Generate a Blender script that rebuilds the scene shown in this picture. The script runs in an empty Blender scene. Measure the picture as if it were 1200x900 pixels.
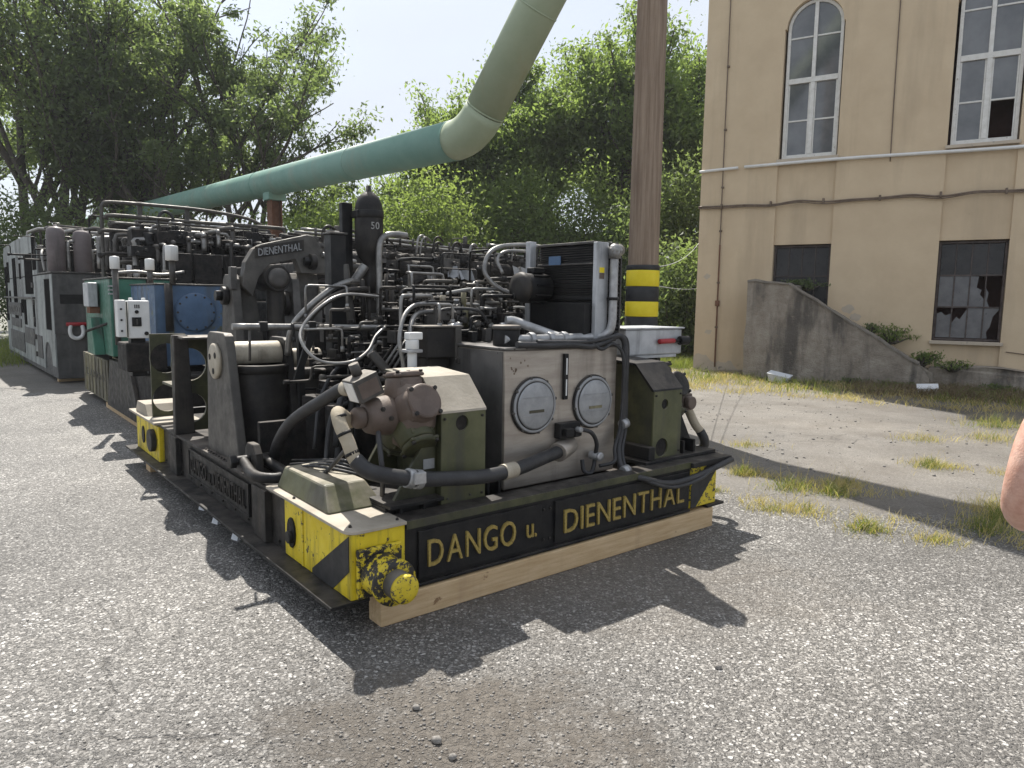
import bpy, bmesh, math, random
import numpy as np
from mathutils import Vector, Matrix
R = math.radians
scene = bpy.context.scene
C = scene.collection
rng = random.Random(7)

# ------------------------------------------------------------------ camera, sky, sun, exposure
cam_d = bpy.data.cameras.new('camera'); cam = bpy.data.objects.new('camera', cam_d); C.objects.link(cam)
cam_d.sensor_width = 36; cam_d.lens = 36 * 832 / 1200; cam_d.clip_start = .05; cam_d.clip_end = 3000
cam.matrix_world = Matrix.Translation((0, 0, 1.6)) @ Matrix.Rotation(R(90 - 6.6), 4, 'X') @ Matrix.Rotation(R(.82), 4, 'Z')
scene.camera = cam
scene.render.resolution_x = 1024; scene.render.resolution_y = 768
SUN_EL, SUN_AZ = R(54), R(110)
sun_dir = Vector((math.cos(SUN_AZ) * math.cos(SUN_EL), math.sin(SUN_AZ) * math.cos(SUN_EL), math.sin(SUN_EL)))
sl = bpy.data.lights.new('sun', 'SUN'); sl.energy = 5.0; sl.angle = R(.55); sl.color = (1, .955, .88)
so = bpy.data.objects.new('sun', sl); C.objects.link(so); so.rotation_euler = sun_dir.to_track_quat('Z', 'Y').to_euler()
world = bpy.data.worlds.new('World'); scene.world = world; world.use_nodes = True
nt = world.node_tree; nt.nodes.clear()
wo = nt.nodes.new('ShaderNodeOutputWorld'); bg = nt.nodes.new('ShaderNodeBackground'); bg.inputs[1].default_value = .105
sky = nt.nodes.new('ShaderNodeTexSky'); sky.sky_type = 'NISHITA'; sky.sun_disc = False
sky.sun_elevation = SUN_EL; sky.sun_rotation = R(-20); sky.dust_density = 2.0; sky.air_density = 1.0
tc = nt.nodes.new('ShaderNodeTexCoord'); mp = nt.nodes.new('ShaderNodeMapping'); mp.inputs['Scale'].default_value = (1, 1, 2.6)
nz = nt.nodes.new('ShaderNodeTexNoise'); nz.inputs['Scale'].default_value = 2.1; nz.inputs['Detail'].default_value = 7; nz.inputs['Roughness'].default_value = .5
cr = nt.nodes.new('ShaderNodeValToRGB'); cr.color_ramp.elements[0].position = .36; cr.color_ramp.elements[1].position = .58
cr.color_ramp.elements[0].color = (.5, .5, .5, 1); cr.color_ramp.elements[1].color = (.95, .95, .95, 1)
mx = nt.nodes.new('ShaderNodeMix'); mx.data_type = 'RGBA'
mx.inputs['B'].default_value = (5.0, 5.35, 5.9, 1)
nt.links.new(tc.outputs['Generated'], mp.inputs[0]); nt.links.new(mp.outputs[0], nz.inputs['Vector'])
nt.links.new(nz.outputs[0], cr.inputs[0]); nt.links.new(cr.outputs[0], mx.inputs['Factor'])
nt.links.new(sky.outputs[0], mx.inputs['A']); nt.links.new(mx.outputs['Result'], bg.inputs[0]); nt.links.new(bg.outputs[0], wo.inputs[0])
scene.view_settings.view_transform = 'Standard'; scene.view_settings.look = 'None'
scene.view_settings.exposure = .66; scene.view_settings.gamma = 1; scene.view_settings.use_curve_mapping = False
scene.render.engine = 'CYCLES'
scene.cycles.max_bounces = 6; scene.cycles.diffuse_bounces = 3; scene.cycles.glossy_bounces = 3

# ------------------------------------------------------------------ materials
M = {}
def nodes(name):
    m = bpy.data.materials.new(name); m.use_nodes = True; M[name] = m
    t = m.node_tree; return m, t, t.nodes['Principled BSDF']
def nd(t, typ, **kw):
    n = t.nodes.new(typ)
    for k, v in kw.items():
        if k.startswith('_'): setattr(n, k[1:], v)
        else: n.inputs[k.replace('__', ' ')].default_value = v
    return n
def ramp(t, src, stops):
    r = t.nodes.new('ShaderNodeValToRGB'); e = r.color_ramp.elements
    while len(e) < len(stops): e.new(.5)
    for el, (p, c) in zip(e, stops):
        el.position = p; el.color = (c, c, c, 1) if not hasattr(c, '__len__') else (*c, 1)
    t.links.new(src, r.inputs[0]); return r.outputs[0]
def mixc(t, f, a, b, mode='MIX'):
    n = t.nodes.new('ShaderNodeMix'); n.data_type = 'RGBA'; n.blend_type = mode
    for s, v in (('Factor', f), ('A', a), ('B', b)):
        if hasattr(v, 'is_linked'): t.links.new(v, n.inputs[s])
        elif s == 'Factor': n.inputs[s].default_value = v
        else: n.inputs[s].default_value = (*v, 1)
    return n.outputs['Result']
def math_(t, op, a, b=None, clamp=False):
    n = t.nodes.new('ShaderNodeMath'); n.operation = op; n.use_clamp = clamp
    for i, v in enumerate((a, b)):
        if v is None: continue
        if hasattr(v, 'is_linked'): t.links.new(v, n.inputs[i])
        else: n.inputs[i].default_value = v
    return n.outputs[0]
def noise(t, co, scale, detail=6, rough=.6, stretch=None, dist=0):
    if stretch:
        mpn = t.nodes.new('ShaderNodeMapping'); mpn.inputs['Scale'].default_value = stretch
        t.links.new(co, mpn.inputs[0]); co = mpn.outputs[0]
    n = nd(t, 'ShaderNodeTexNoise', Scale=scale, Detail=detail, Roughness=rough, Distortion=dist); t.links.new(co, n.inputs['Vector'])
    return n.outputs[0]
def mat(name, c1, c2, scale=5, rough=.6, metal=0, bump=.15, bscale=60, chip=None, chipc=(.03, .028, .026), chips=9, dust=0, dustc=(.33, .28, .22),
        streak=None, streakc=(.05, .045, .04), spec=.4, stretch=None, rvar=.15, lo=.35, hi=.65):
    m, t, b = nodes(name)
    co = t.nodes.new('ShaderNodeTexCoord').outputs['Object']
    col = ramp(t, noise(t, co, scale, 8, .65, stretch), [(lo, c1), (hi, c2)])
    if streak:      # vertical runs of grime
        sk = ramp(t, noise(t, co, streak[1], 6, .6, (1, 1, .12)), [(streak[0], 0), (streak[0] + .14, 1)])
        col = mixc(t, math_(t, 'MULTIPLY', sk, streak[2]), col, streakc)
    if chip:        # paint worn through to dark metal
        ck = ramp(t, noise(t, co, chips, 9, .72), [(chip, 0), (chip + .03, 1)])
        col = mixc(t, ck, col, chipc)
    if dust:        # settled dust on ledges
        g = t.nodes.new('ShaderNodeNewGeometry'); sx = t.nodes.new('ShaderNodeSeparateXYZ'); t.links.new(g.outputs['Normal'], sx.inputs[0])
        up = ramp(t, sx.outputs[2], [(.45, 0), (.95, 1)])
        dn = ramp(t, noise(t, co, 7, 7, .6), [(.36, .15), (.62, 1)])
        col = mixc(t, math_(t, 'MULTIPLY', math_(t, 'MULTIPLY', up, dn), dust), col, dustc)
    t.links.new(col, b.inputs['Base Color'])
    b.inputs['Metallic'].default_value = metal; b.inputs['Specular IOR Level'].default_value = spec
    rr = ramp(t, noise(t, co, 11, 5), [(.3, max(.05, rough - rvar)), (.7, min(1, rough + rvar))]); t.links.new(rr, b.inputs['Roughness'])
    if bump:
        bn = nd(t, 'ShaderNodeBump', Strength=bump, Distance=.01); t.links.new(noise(t, co, bscale, 5, .6), bn.inputs['Height']); t.links.new(bn.outputs[0], b.inputs['Normal'])
    return m
mat('dark_steel', (.014, .013, .013), (.04, .036, .032), 6, .55, 0, .25, 45, dust=.6, dustc=(.2, .17, .14), streak=(.52, 7, .5), streakc=(.075, .063, .05), spec=.25)
mat('black_steel', (.007, .007, .008), (.02, .019, .018), 7, .5, 0, .2, 60, dust=.4, dustc=(.15, .13, .11), spec=.25)
mat('grimy_black', (.008, .008, .008), (.035, .03, .027), 12, .65, 0, .9, 30, dust=.45, dustc=(.15, .13, .11), spec=.2)
mat('mid_steel', (.05, .047, .044), (.115, .107, .098), 6, .5, .25, .2, 50, dust=.5, streak=(.52, 6, .6))
mat('brown_grey_steel', (.052, .048, .043), (.105, .097, .085), 5, .55, .1, .2, 50, dust=.45, streak=(.5, 6, .55))
mat('pale_pin', (.33, .29, .22), (.46, .41, .33), 9, .55, .15, .2, 50, streak=(.58, 8, .5))
mat('pipe_steel', (.16, .155, .15), (.33, .32, .3), 9, .38, .6, .1, 50)
mat('galvanised', (.28, .28, .28), (.45, .45, .45), 14, .45, .5, .06, 60, streak=(.6, 8, .4), streakc=(.16, .15, .14))
mat('stainless', (.33, .29, .25), (.46, .415, .36), 2.2, .42, .6, .05, 50, stretch=(1, 1, 7), streak=(.5, 4, .55), streakc=(.12, .1, .085), rvar=.1)
mat('stainless_dark', (.13, .125, .12), (.22, .21, .2), 3, .42, .6, .1, 60, streak=(.5, 5, .6))
mat('hatch_cover', (.27, .275, .28), (.36, .365, .37), 12, .5, .4, .12, 40)
mat('yellow_paint', (.62, .46, .012), (.72, .57, .03), 7, .5, 0, .2, 40, chip=.60, chips=20, streak=(.5, 14, .65), streakc=(.13, .1, .02))
mat('worn_yellow', (.55, .42, .02), (.66, .52, .04), 9, .5, 0, .3, 40, chip=.53, chips=24, chipc=(.045, .04, .035))
mat('dusty_cream', (.30, .265, .21), (.43, .38, .31), 4, .75, 0, .2, 60, chip=.66, chips=6, chipc=(.2, .175, .14))
mat('olive_paint', (.062, .066, .03), (.11, .11, .052), 5, .5, 0, .12, 60, streak=(.48, 6, .7), dust=.9, dustc=(.36, .315, .245))
mat('olive_dark', (.03, .032, .018), (.075, .076, .036), 7, .5, .1, .2, 50, dust=.5, streak=(.5, 6, .5))
mat('brown_primer', (.09, .066, .053), (.145, .108, .087), 6, .55, 0, .2, 55, dust=.6, dustc=(.27, .215, .165), streak=(.54, 8, .5))
mat('teal_paint', (.035, .13, .085), (.055, .175, .12), 5, .5, 0, .1, 60, streak=(.5, 7, .6), dust=.4)
mat('blue_paint', (.06, .11, .19), (.09, .155, .26), 4, .55, 0, .1, 60, streak=(.48, 6, .6), streakc=(.075, .085, .085), chip=.6, chips=3, chipc=(.1, .105, .06), dust=.4)
mat('white_plastic', (.62, .62, .6), (.72, .72, .7), 8, .45, 0, .05, 60, streak=(.6, 9, .4), streakc=(.25, .23, .2))
mat('cab_paint', (.19, .205, .197), (.35, .37, .355), 2.0, .55, 0, .15, 40, streak=(.5, 2.4, .75), streakc=(.06, .058, .055), chip=.66, chips=3, chipc=(.1, .095, .09))
mat('cab_dark', (.04, .039, .038), (.10, .098, .095), 3, .6, 0, .2, 40, streak=(.5, 4, .5), streakc=(.14, .13, .12))
mat('mauve_grey', (.12, .1, .1), (.17, .145, .145), 4, .6, 0, .1, 50, streak=(.55, 6, .5))
mat('stained_cream', (.13, .115, .06), (.26, .235, .14), 4, .65, 0, .2, 40, streak=(.42, 7, .85), streakc=(.05, .045, .03))
mat('rubber', (.022, .022, .023), (.04, .039, .04), 8, .5, 0, .15, 90)
mat('tan_wrap', (.33, .28, .2), (.43, .37, .28), 9, .75, 0, .3, 70, chip=.62, chipc=(.16, .13, .1))
mat('light_cable', (.27, .265, .25), (.38, .37, .35), 9, .5, 0, .05, 60)
mat('silver_paint', (.36, .37, .38), (.5, .51, .52), 6, .45, .3, .1, 50, chip=.68, chips=7, chipc=(.18, .17, .16), streak=(.55, 7, .45))
mat('red_paint', (.3, .015, .02), (.38, .03, .035), 8, .45)
mat('brass_letter', (.3, .215, .06), (.46, .35, .1), 14, .5, .3, .2, 60, chip=.57, chips=16, chipc=(.16, .12, .06))
mat('rust', (.12, .055, .03), (.2, .1, .06), 6, .85, 0, .4, 50)
mat('timber', (.46, .315, .165), (.6, .445, .265), 3, .75, 0, .25, 60, stretch=(1.2, 14, 14), chip=.64, chips=5, chipc=(.25, .15, .075), streak=(.55, 3, .4), streakc=(.3, .2, .12))
mat('pipe_teal', (.165, .30, .245), (.215, .355, .295), 1.2, .55, 0, .05, 30, streak=(.5, 1.5, .55), streakc=(.24, .30, .235), chip=.7, chips=5, chipc=(.2, .16, .1), stretch=(1, 1, 1))
mat('pipe_sage', (.31, .37, .25), (.37, .425, .295), 1.5, .55, 0, .03, 30, streak=(.56, 2, .4), streakc=(.36, .34, .2))
mat('pole_wood', (.19, .135, .094), (.31, .235, .17), 3, .85, 0, .5, 30, stretch=(9, 9, .35), streak=(.54, 5, .6), streakc=(.13, .085, .06))
mat('band_yellow', (.72, .56, .01), (.8, .64, .03), 6, .55, 0, .1, 50, streak=(.62, 5, .4), streakc=(.4, .3, .05))
mat('band_black', (.015, .015, .016), (.03, .03, .03), 6, .6, 0, .1, 50)
mat('plaster', (.56, .435, .29), (.625, .495, .335), 1.3, .92, 0, .35, 9, streak=(.52, 1.5, .38), streakc=(.38, .295, .2), chip=.67, chips=1.5, chipc=(.46, .36, .245))
mat('plaster_low', (.44, .37, .29), (.53, .45, .35), 3, .9, 0, .4, 20, chip=.6, chips=5, chipc=(.2, .185, .17))
def concrete_mat():
    m, t, b = nodes('concrete')
    co = t.nodes.new('ShaderNodeTexCoord').outputs['Object']
    col = ramp(t, noise(t, co, 2.6, 10, .72), [(.28, (.17, .145, .115)), (.45, (.31, .265, .215)), (.6, (.40, .35, .29)), (.78, (.5, .45, .38))])
    sk = ramp(t, noise(t, co, 1.1, 7, .6, (1.6, 1, .3)), [(.5, 0), (.62, .8)]); col = mixc(t, sk, col, (.07, .063, .057))
    col = mixc(t, ramp(t, noise(t, co, 9, 8, .7), [(.56, 0), (.66, .7)]), col, (.30, .245, .19))
    t.links.new(col, b.inputs['Base Color']); b.inputs['Roughness'].default_value = .95
    h = math_(t, 'ADD', math_(t, 'MULTIPLY', noise(t, co, 7, 8, .7), 1.6), noise(t, co, 38, 6, .7))
    bn = nd(t, 'ShaderNodeBump', Strength=1.0, Distance=.035); t.links.new(h, bn.inputs['Height']); t.links.new(bn.outputs[0], b.inputs['Normal'])
concrete_mat()
mat('black_yellow', (.58, .44, .02), (.66, .52, .04), 9, .5, 0, .3, 40, chip=.47, chips=17, chipc=(.03, .027, .025))
mat('step_concrete', (.17, .15, .13), (.26, .235, .2), 4, .95, 0, .8, 20)
mat('white_frame', (.62, .6, .55), (.74, .72, .68), 9, .6, 0, .25, 40, chip=.63, chips=12, chipc=(.34, .29, .23))
mat('white_conduit', (.66, .65, .62), (.74, .73, .7), 6, .55, 0, .05)
mat('brown_cable', (.12, .085, .06), (.2, .15, .11), 8, .7)
mat('iron_frame', (.05, .04, .037), (.11, .085, .075), 9, .7, 0, .3)
mat('dusty_pane', (.085, .083, .086), (.15, .148, .15), 2.5, .4, 0, .03, 20, spec=.6)
mat('interior', (.09, .045, .036), (.15, .08, .065), 2, .9); mat('dark_pane', (.02, .02, .021), (.045, .043, .043), 3, .35, 0, .03, 20, spec=.35)
mat('painted_opening', (.005, .005, .005), (.012, .011, .011), 6, .95, 0, .05, 40, spec=.02)  # near-black colour stands in for the unlit inside of cabin openings
mat('litter_sunfleck_white', (.62, .64, .66), (.72, .73, .74), 6, .6)
mat('bark', (.05, .042, .034), (.11, .094, .078), 6, .95, 0, .8, 18, stretch=(4, 4, .7))
mat('fence_brown', (.09, .055, .042), (.15, .1, .075), 5, .85, 0, .3, 25, streak=(.5, 4, .5))
mat('skin', (.50, .27, .2), (.66, .42, .33), 22, .5, 0, .25, 160)
M['skin'].node_tree.nodes['Principled BSDF'].inputs['Subsurface Weight'].default_value = .12
M['skin'].node_tree.nodes['Principled BSDF'].inputs['Subsurface Radius'].default_value = (.02, .008, .004)
mat('black_cloth', (.012, .012, .013), (.022, .022, .023), 30, .9, 0, .2, 200)
mat('grey_cloth', (.10, .1, .105), (.14, .14, .145), 30, .9, 0, .2, 200)
mat('hair', (.04, .028, .02), (.08, .055, .04), 40, .7)
mat('roof_far', (.42, .42, .43), (.55, .55, .56), 4, .7)

def glass_mat():
    m, t, b = nodes('glass_pane')
    co = t.nodes.new('ShaderNodeTexCoord').outputs['Object']
    t.links.new(ramp(t, noise(t, co, 1.6, 5), [(.35, (.085, .09, .095)), (.65, (.15, .155, .16))]), b.inputs['Base Color'])
    b.inputs['Roughness'].default_value = .08; b.inputs['Specular IOR Level'].default_value = .8
    bn = nd(t, 'ShaderNodeBump', Strength=.04, Distance=.02); t.links.new(noise(t, co, 3, 2), bn.inputs['Height']); t.links.new(bn.outputs[0], b.inputs['Normal'])
glass_mat()
def fins_mat():
    m, t, b = nodes('cooler_fins')
    co = t.nodes.new('ShaderNodeTexCoord').outputs['Object']
    b.inputs['Base Color'].default_value = (.03, .03, .032, 1); b.inputs['Roughness'].default_value = .55; b.inputs['Metallic'].default_value = .3
    w = nd(t, 'ShaderNodeTexWave', Scale=18.0); w.bands_direction = 'Z'; t.links.new(co, w.inputs['Vector'])
    bn = nd(t, 'ShaderNodeBump', Strength=.9, Distance=.01); t.links.new(w.outputs[1], bn.inputs['Height']); t.links.new(bn.outputs[0], b.inputs['Normal'])
fins_mat()
def leaf_mat(name, a, b_, trans=.45):
    m, t, b = nodes(name)
    co = t.nodes.new('ShaderNodeTexCoord').outputs['Object']
    c = mixc(t, .6, ramp(t, noise(t, co, .55, 3), [(.3, a), (.7, b_)]), ramp(t, noise(t, co, 9, 2), [(.3, a), (.7, b_)]))
    t.links.new(c, b.inputs['Base Color']); b.inputs['Roughness'].default_value = .5; b.inputs['Specular IOR Level'].default_value = .25
    tr = t.nodes.new('ShaderNodeBsdfTranslucent'); ms = t.nodes.new('ShaderNodeMixShader'); ms.inputs[0].default_value = trans
    t.links.new(mixc(t, 1.0, c, (1.9, 2.0, .95), 'MULTIPLY'), tr.inputs[0])
    t.links.new(b.outputs[0], ms.inputs[1]); t.links.new(tr.outputs[0], ms.inputs[2])
    t.links.new(ms.outputs[0], t.nodes['Material Output'].inputs[0])
leaf_mat('leaf_dark', (.085, .115, .062), (.15, .185, .11), .6)
leaf_mat('leaf_mid', (.105, .145, .062), (.18, .225, .11), .62)
leaf_mat('leaf_bright', (.115, .155, .062), (.185, .225, .11), .6)
leaf_mat('grass_green', (.09, .13, .035), (.22, .23, .085), .4)
leaf_mat('grass_dry', (.34, .27, .13), (.5, .42, .22), .3)
leaf_mat('dead_brown', (.12, .09, .06), (.22, .17, .11), .2)

def ground_mat():
    m, t, b = nodes('asphalt')
    co = t.nodes.new('ShaderNodeTexCoord').outputs['Object']
    sep = t.nodes.new('ShaderNodeSeparateXYZ'); t.links.new(co, sep.inputs[0]); X, Y = sep.outputs[0], sep.outputs[1]
    # warped coordinates give chips of uneven outline
    wn = t.nodes.new('ShaderNodeTexNoise'); wn.inputs['Scale'].default_value = 26; wn.inputs['Detail'].default_value = 3; t.links.new(co, wn.inputs['Vector'])
    va = t.nodes.new('ShaderNodeVectorMath'); va.operation = 'SCALE'; va.inputs[3].default_value = .035; t.links.new(wn.outputs[1], va.inputs[0])
    vb = t.nodes.new('ShaderNodeVectorMath'); vb.operation = 'ADD'; t.links.new(co, vb.inputs[0]); t.links.new(va.outputs[0], vb.inputs[1])
    def vor(scale, feat='F1'):
        v = nd(t, 'ShaderNodeTexVoronoi', Scale=scale); v.feature = feat; t.links.new(vb.outputs[0], v.inputs['Vector']); return v
    v1 = vor(44); v2 = vor(110); v3 = vor(78)
    s1 = t.nodes.new('ShaderNodeSeparateColor'); t.links.new(v1.outputs['Color'], s1.inputs[0])
    s2 = t.nodes.new('ShaderNodeSeparateColor'); t.links.new(v2.outputs['Color'], s2.inputs[0])
    s3 = t.nodes.new('ShaderNodeSeparateColor'); t.links.new(v3.outputs['Color'], s3.inputs[0])
    binder = (.125, .118, .108)
    expose = ramp(t, noise(t, co, 1.5, 7, .7), [(.34, 0), (.66, 1)])
    lift = math_(t, 'MULTIPLY', math_(t, 'SUBTRACT', expose, .5), .34)
    big = ramp(t, math_(t, 'ADD', s1.outputs[0], lift), [(.40, (.13, .124, .114)), (.52, (.3, .287, .268)), (.66, (.58, .56, .53)), (1, (.8, .78, .745))])
    mid = ramp(t, math_(t, 'ADD', s3.outputs[1], lift), [(.42, (.12, .114, .105)), (.58, (.3, .286, .266)), (.85, (.62, .6, .565))])
    small = ramp(t, s2.outputs[0], [(.1, (.085, .08, .074)), (.6, (.165, .156, .145)), (1, (.36, .345, .32))])
    d1 = ramp(t, v1.outputs['Distance'], [(.34, 1), (.46, 0)]); d3 = ramp(t, v3.outputs['Distance'], [(.36, 1), (.5, 0)])
    col = mixc(t, math_(t, 'MULTIPLY', d3, .85), small, mid)
    col = mixc(t, math_(t, 'MULTIPLY', d1, ramp(t, s1.outputs[1], [(.35, 0), (.5, 1)])), col, big)
    col = mixc(t, ramp(t, noise(t, co, .5, 6, .65), [(.42, 0), (.7, .5)]), col, binder)
    # smoother dusty tarmac beyond the seam
    ln = math_(t, 'ADD', math_(t, 'MULTIPLY', math_(t, 'SUBTRACT', X, 2.3), .5), math_(t, 'MULTIPLY', math_(t, 'SUBTRACT', Y, 5.6), .866))
    ln = math_(t, 'ADD', ln, math_(t, 'MULTIPLY', math_(t, 'SUBTRACT', noise(t, co, 1.3, 6), .5), 1.3))
    lm = ramp(t, ln, [(0, 0), (.3, 1)])
    sm = ramp(t, noise(t, co, 3.5, 9, .7), [(.3, (.15, .135, .115)), (.55, (.215, .195, .168)), (.75, (.27, .245, .21))])
    sm = mixc(t, .4, sm, small)
    sm = mixc(t, ramp(t, noise(t, co, 38, 8, .75), [(.58, 0), (.66, .8)]), sm, (.42, .39, .345))
    sm = mixc(t, ramp(t, noise(t, co, 1.1, 9, .7), [(.45, 0), (.62, .75)]), sm, (.125, .108, .088))
    col = mixc(t, math_(t, 'MULTIPLY', lm, .88), col, sm)
    # bare soil along the building
    wd = math_(t, 'ADD', math_(t, 'MULTIPLY', math_(t, 'SUBTRACT', X, 4.416), -.5075), math_(t, 'MULTIPLY', math_(t, 'SUBTRACT', Y, 17.28), -.8616))
    wd = math_(t, 'MULTIPLY', math_(t, 'SUBTRACT', wd, math_(t, 'MULTIPLY', math_(t, 'SUBTRACT', noise(t, co, .9, 8, .7), .5), 5.5)), .1)
    wdl = math_(t, 'MULTIPLY', ramp(t, wd, [(.2, 1), (.32, 0)]), ramp(t, X, [(.9, 0), (1.0, 1)]))
    soil = ramp(t, noise(t, co, 14, 9, .75), [(.3, (.09, .075, .055)), (.55, (.17, .142, .105)), (.75, (.29, .25, .18))])
    col = mixc(t, math_(t, 'MULTIPLY', wdl, .9), col, soil)
    # loose brown dirt in front of the machine
    def blob(cx, cy, rx, ry):
        a = math_(t, 'POWER', math_(t, 'DIVIDE', math_(t, 'SUBTRACT', X, cx), rx), 2); c_ = math_(t, 'POWER', math_(t, 'DIVIDE', math_(t, 'SUBTRACT', Y, cy), ry), 2)
        return math_(t, 'SQRT', math_(t, 'ADD', a, c_))
    nn = math_(t, 'MULTIPLY', math_(t, 'SUBTRACT', noise(t, co, 3.2, 8, .65), .5), 1.9)
    dm = ramp(t, math_(t, 'ADD', blob(-.2, 2.48, .84, .58), math_(t, 'ADD', nn, math_(t, 'MULTIPLY', math_(t, 'SUBTRACT', noise(t, co, 22, 8, .75), .5), 1.3))), [(.4, 1), (1.25, 0)])
    dirt = ramp(t, noise(t, co, 24, 8, .75), [(.3, (.085, .072, .058)), (.52, (.155, .134, .11)), (.78, (.33, .295, .25))])
    col = mixc(t, math_(t, 'MULTIPLY', dm, .92), col, dirt)
    dm2 = ramp(t, math_(t, 'ADD', blob(.75, 4.0, 1.5, .9), nn), [(.3, .55), (1.3, 0)])
    col = mixc(t, dm2, col, dirt)
    # cracks
    vc = nd(t, 'ShaderNodeTexVoronoi', Scale=.62); vc.feature = 'DISTANCE_TO_EDGE'
    wn2 = t.nodes.new('ShaderNodeTexNoise'); wn2.inputs['Scale'].default_value = 2.2; wn2.inputs['Detail'].default_value = 8; t.links.new(co, wn2.inputs['Vector'])
    vs = t.nodes.new('ShaderNodeVectorMath'); vs.operation = 'SCALE'; vs.inputs[3].default_value = .7; t.links.new(wn2.outputs[1], vs.inputs[0])
    va2 = t.nodes.new('ShaderNodeVectorMath'); va2.operation = 'ADD'; t.links.new(co, va2.inputs[0]); t.links.new(vs.outputs[0], va2.inputs[1]); t.links.new(va2.outputs[0], vc.inputs['Vector'])
    ck = math_(t, 'MULTIPLY', ramp(t, vc.outputs['Distance'], [(.001, 1), (.007, 0)]), ramp(t, noise(t, co, .9, 3), [(.42, 0), (.6, 1)]))
    col = mixc(t, math_(t, 'MULTIPLY', ck, .45), col, (.06, .055, .05))
    # far ground goes to dry soil and grass
    far = ramp(t, math_(t, 'SUBTRACT', Y, 24), [(0, 0), (1, 1)])
    col = mixc(t, far, col, (.10, .10, .05))
    col = mixc(t, 1.0, col, (.79, .78, .77), 'MULTIPLY')
    col = mixc(t, 1.0, col, ramp(t, noise(t, co, .33, 7, .6), [(.28, (.62, .615, .615)), (.5, (1, 1, 1)), (.7, (1.35, 1.34, 1.32))]), 'MULTIPLY')
    t.links.new(col, b.inputs['Base Color']); b.inputs['Roughness'].default_value = .58; b.inputs['Specular IOR Level'].default_value = .55
    hgt = math_(t, 'ADD', math_(t, 'MULTIPLY', d1, .7), math_(t, 'MULTIPLY', ramp(t, v2.outputs['Distance'], [(.2, 1), (.6, 0)]), .35))
    hgt = math_(t, 'MULTIPLY', hgt, math_(t, 'SUBTRACT', 1, math_(t, 'MULTIPLY', lm, .7)))
    hgt = math_(t, 'ADD', hgt, math_(t, 'MULTIPLY', noise(t, co, 80, 6, .7), math_(t, 'ADD', .5, dm)))
    hgt = math_(t, 'SUBTRACT', hgt, math_(t, 'MULTIPLY', ck, 1))
    bn = nd(t, 'ShaderNodeBump', Strength=.9, Distance=.009); t.links.new(hgt, bn.inputs['Height']); t.links.new(bn.outputs[0], b.inputs['Normal'])
ground_mat()

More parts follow.
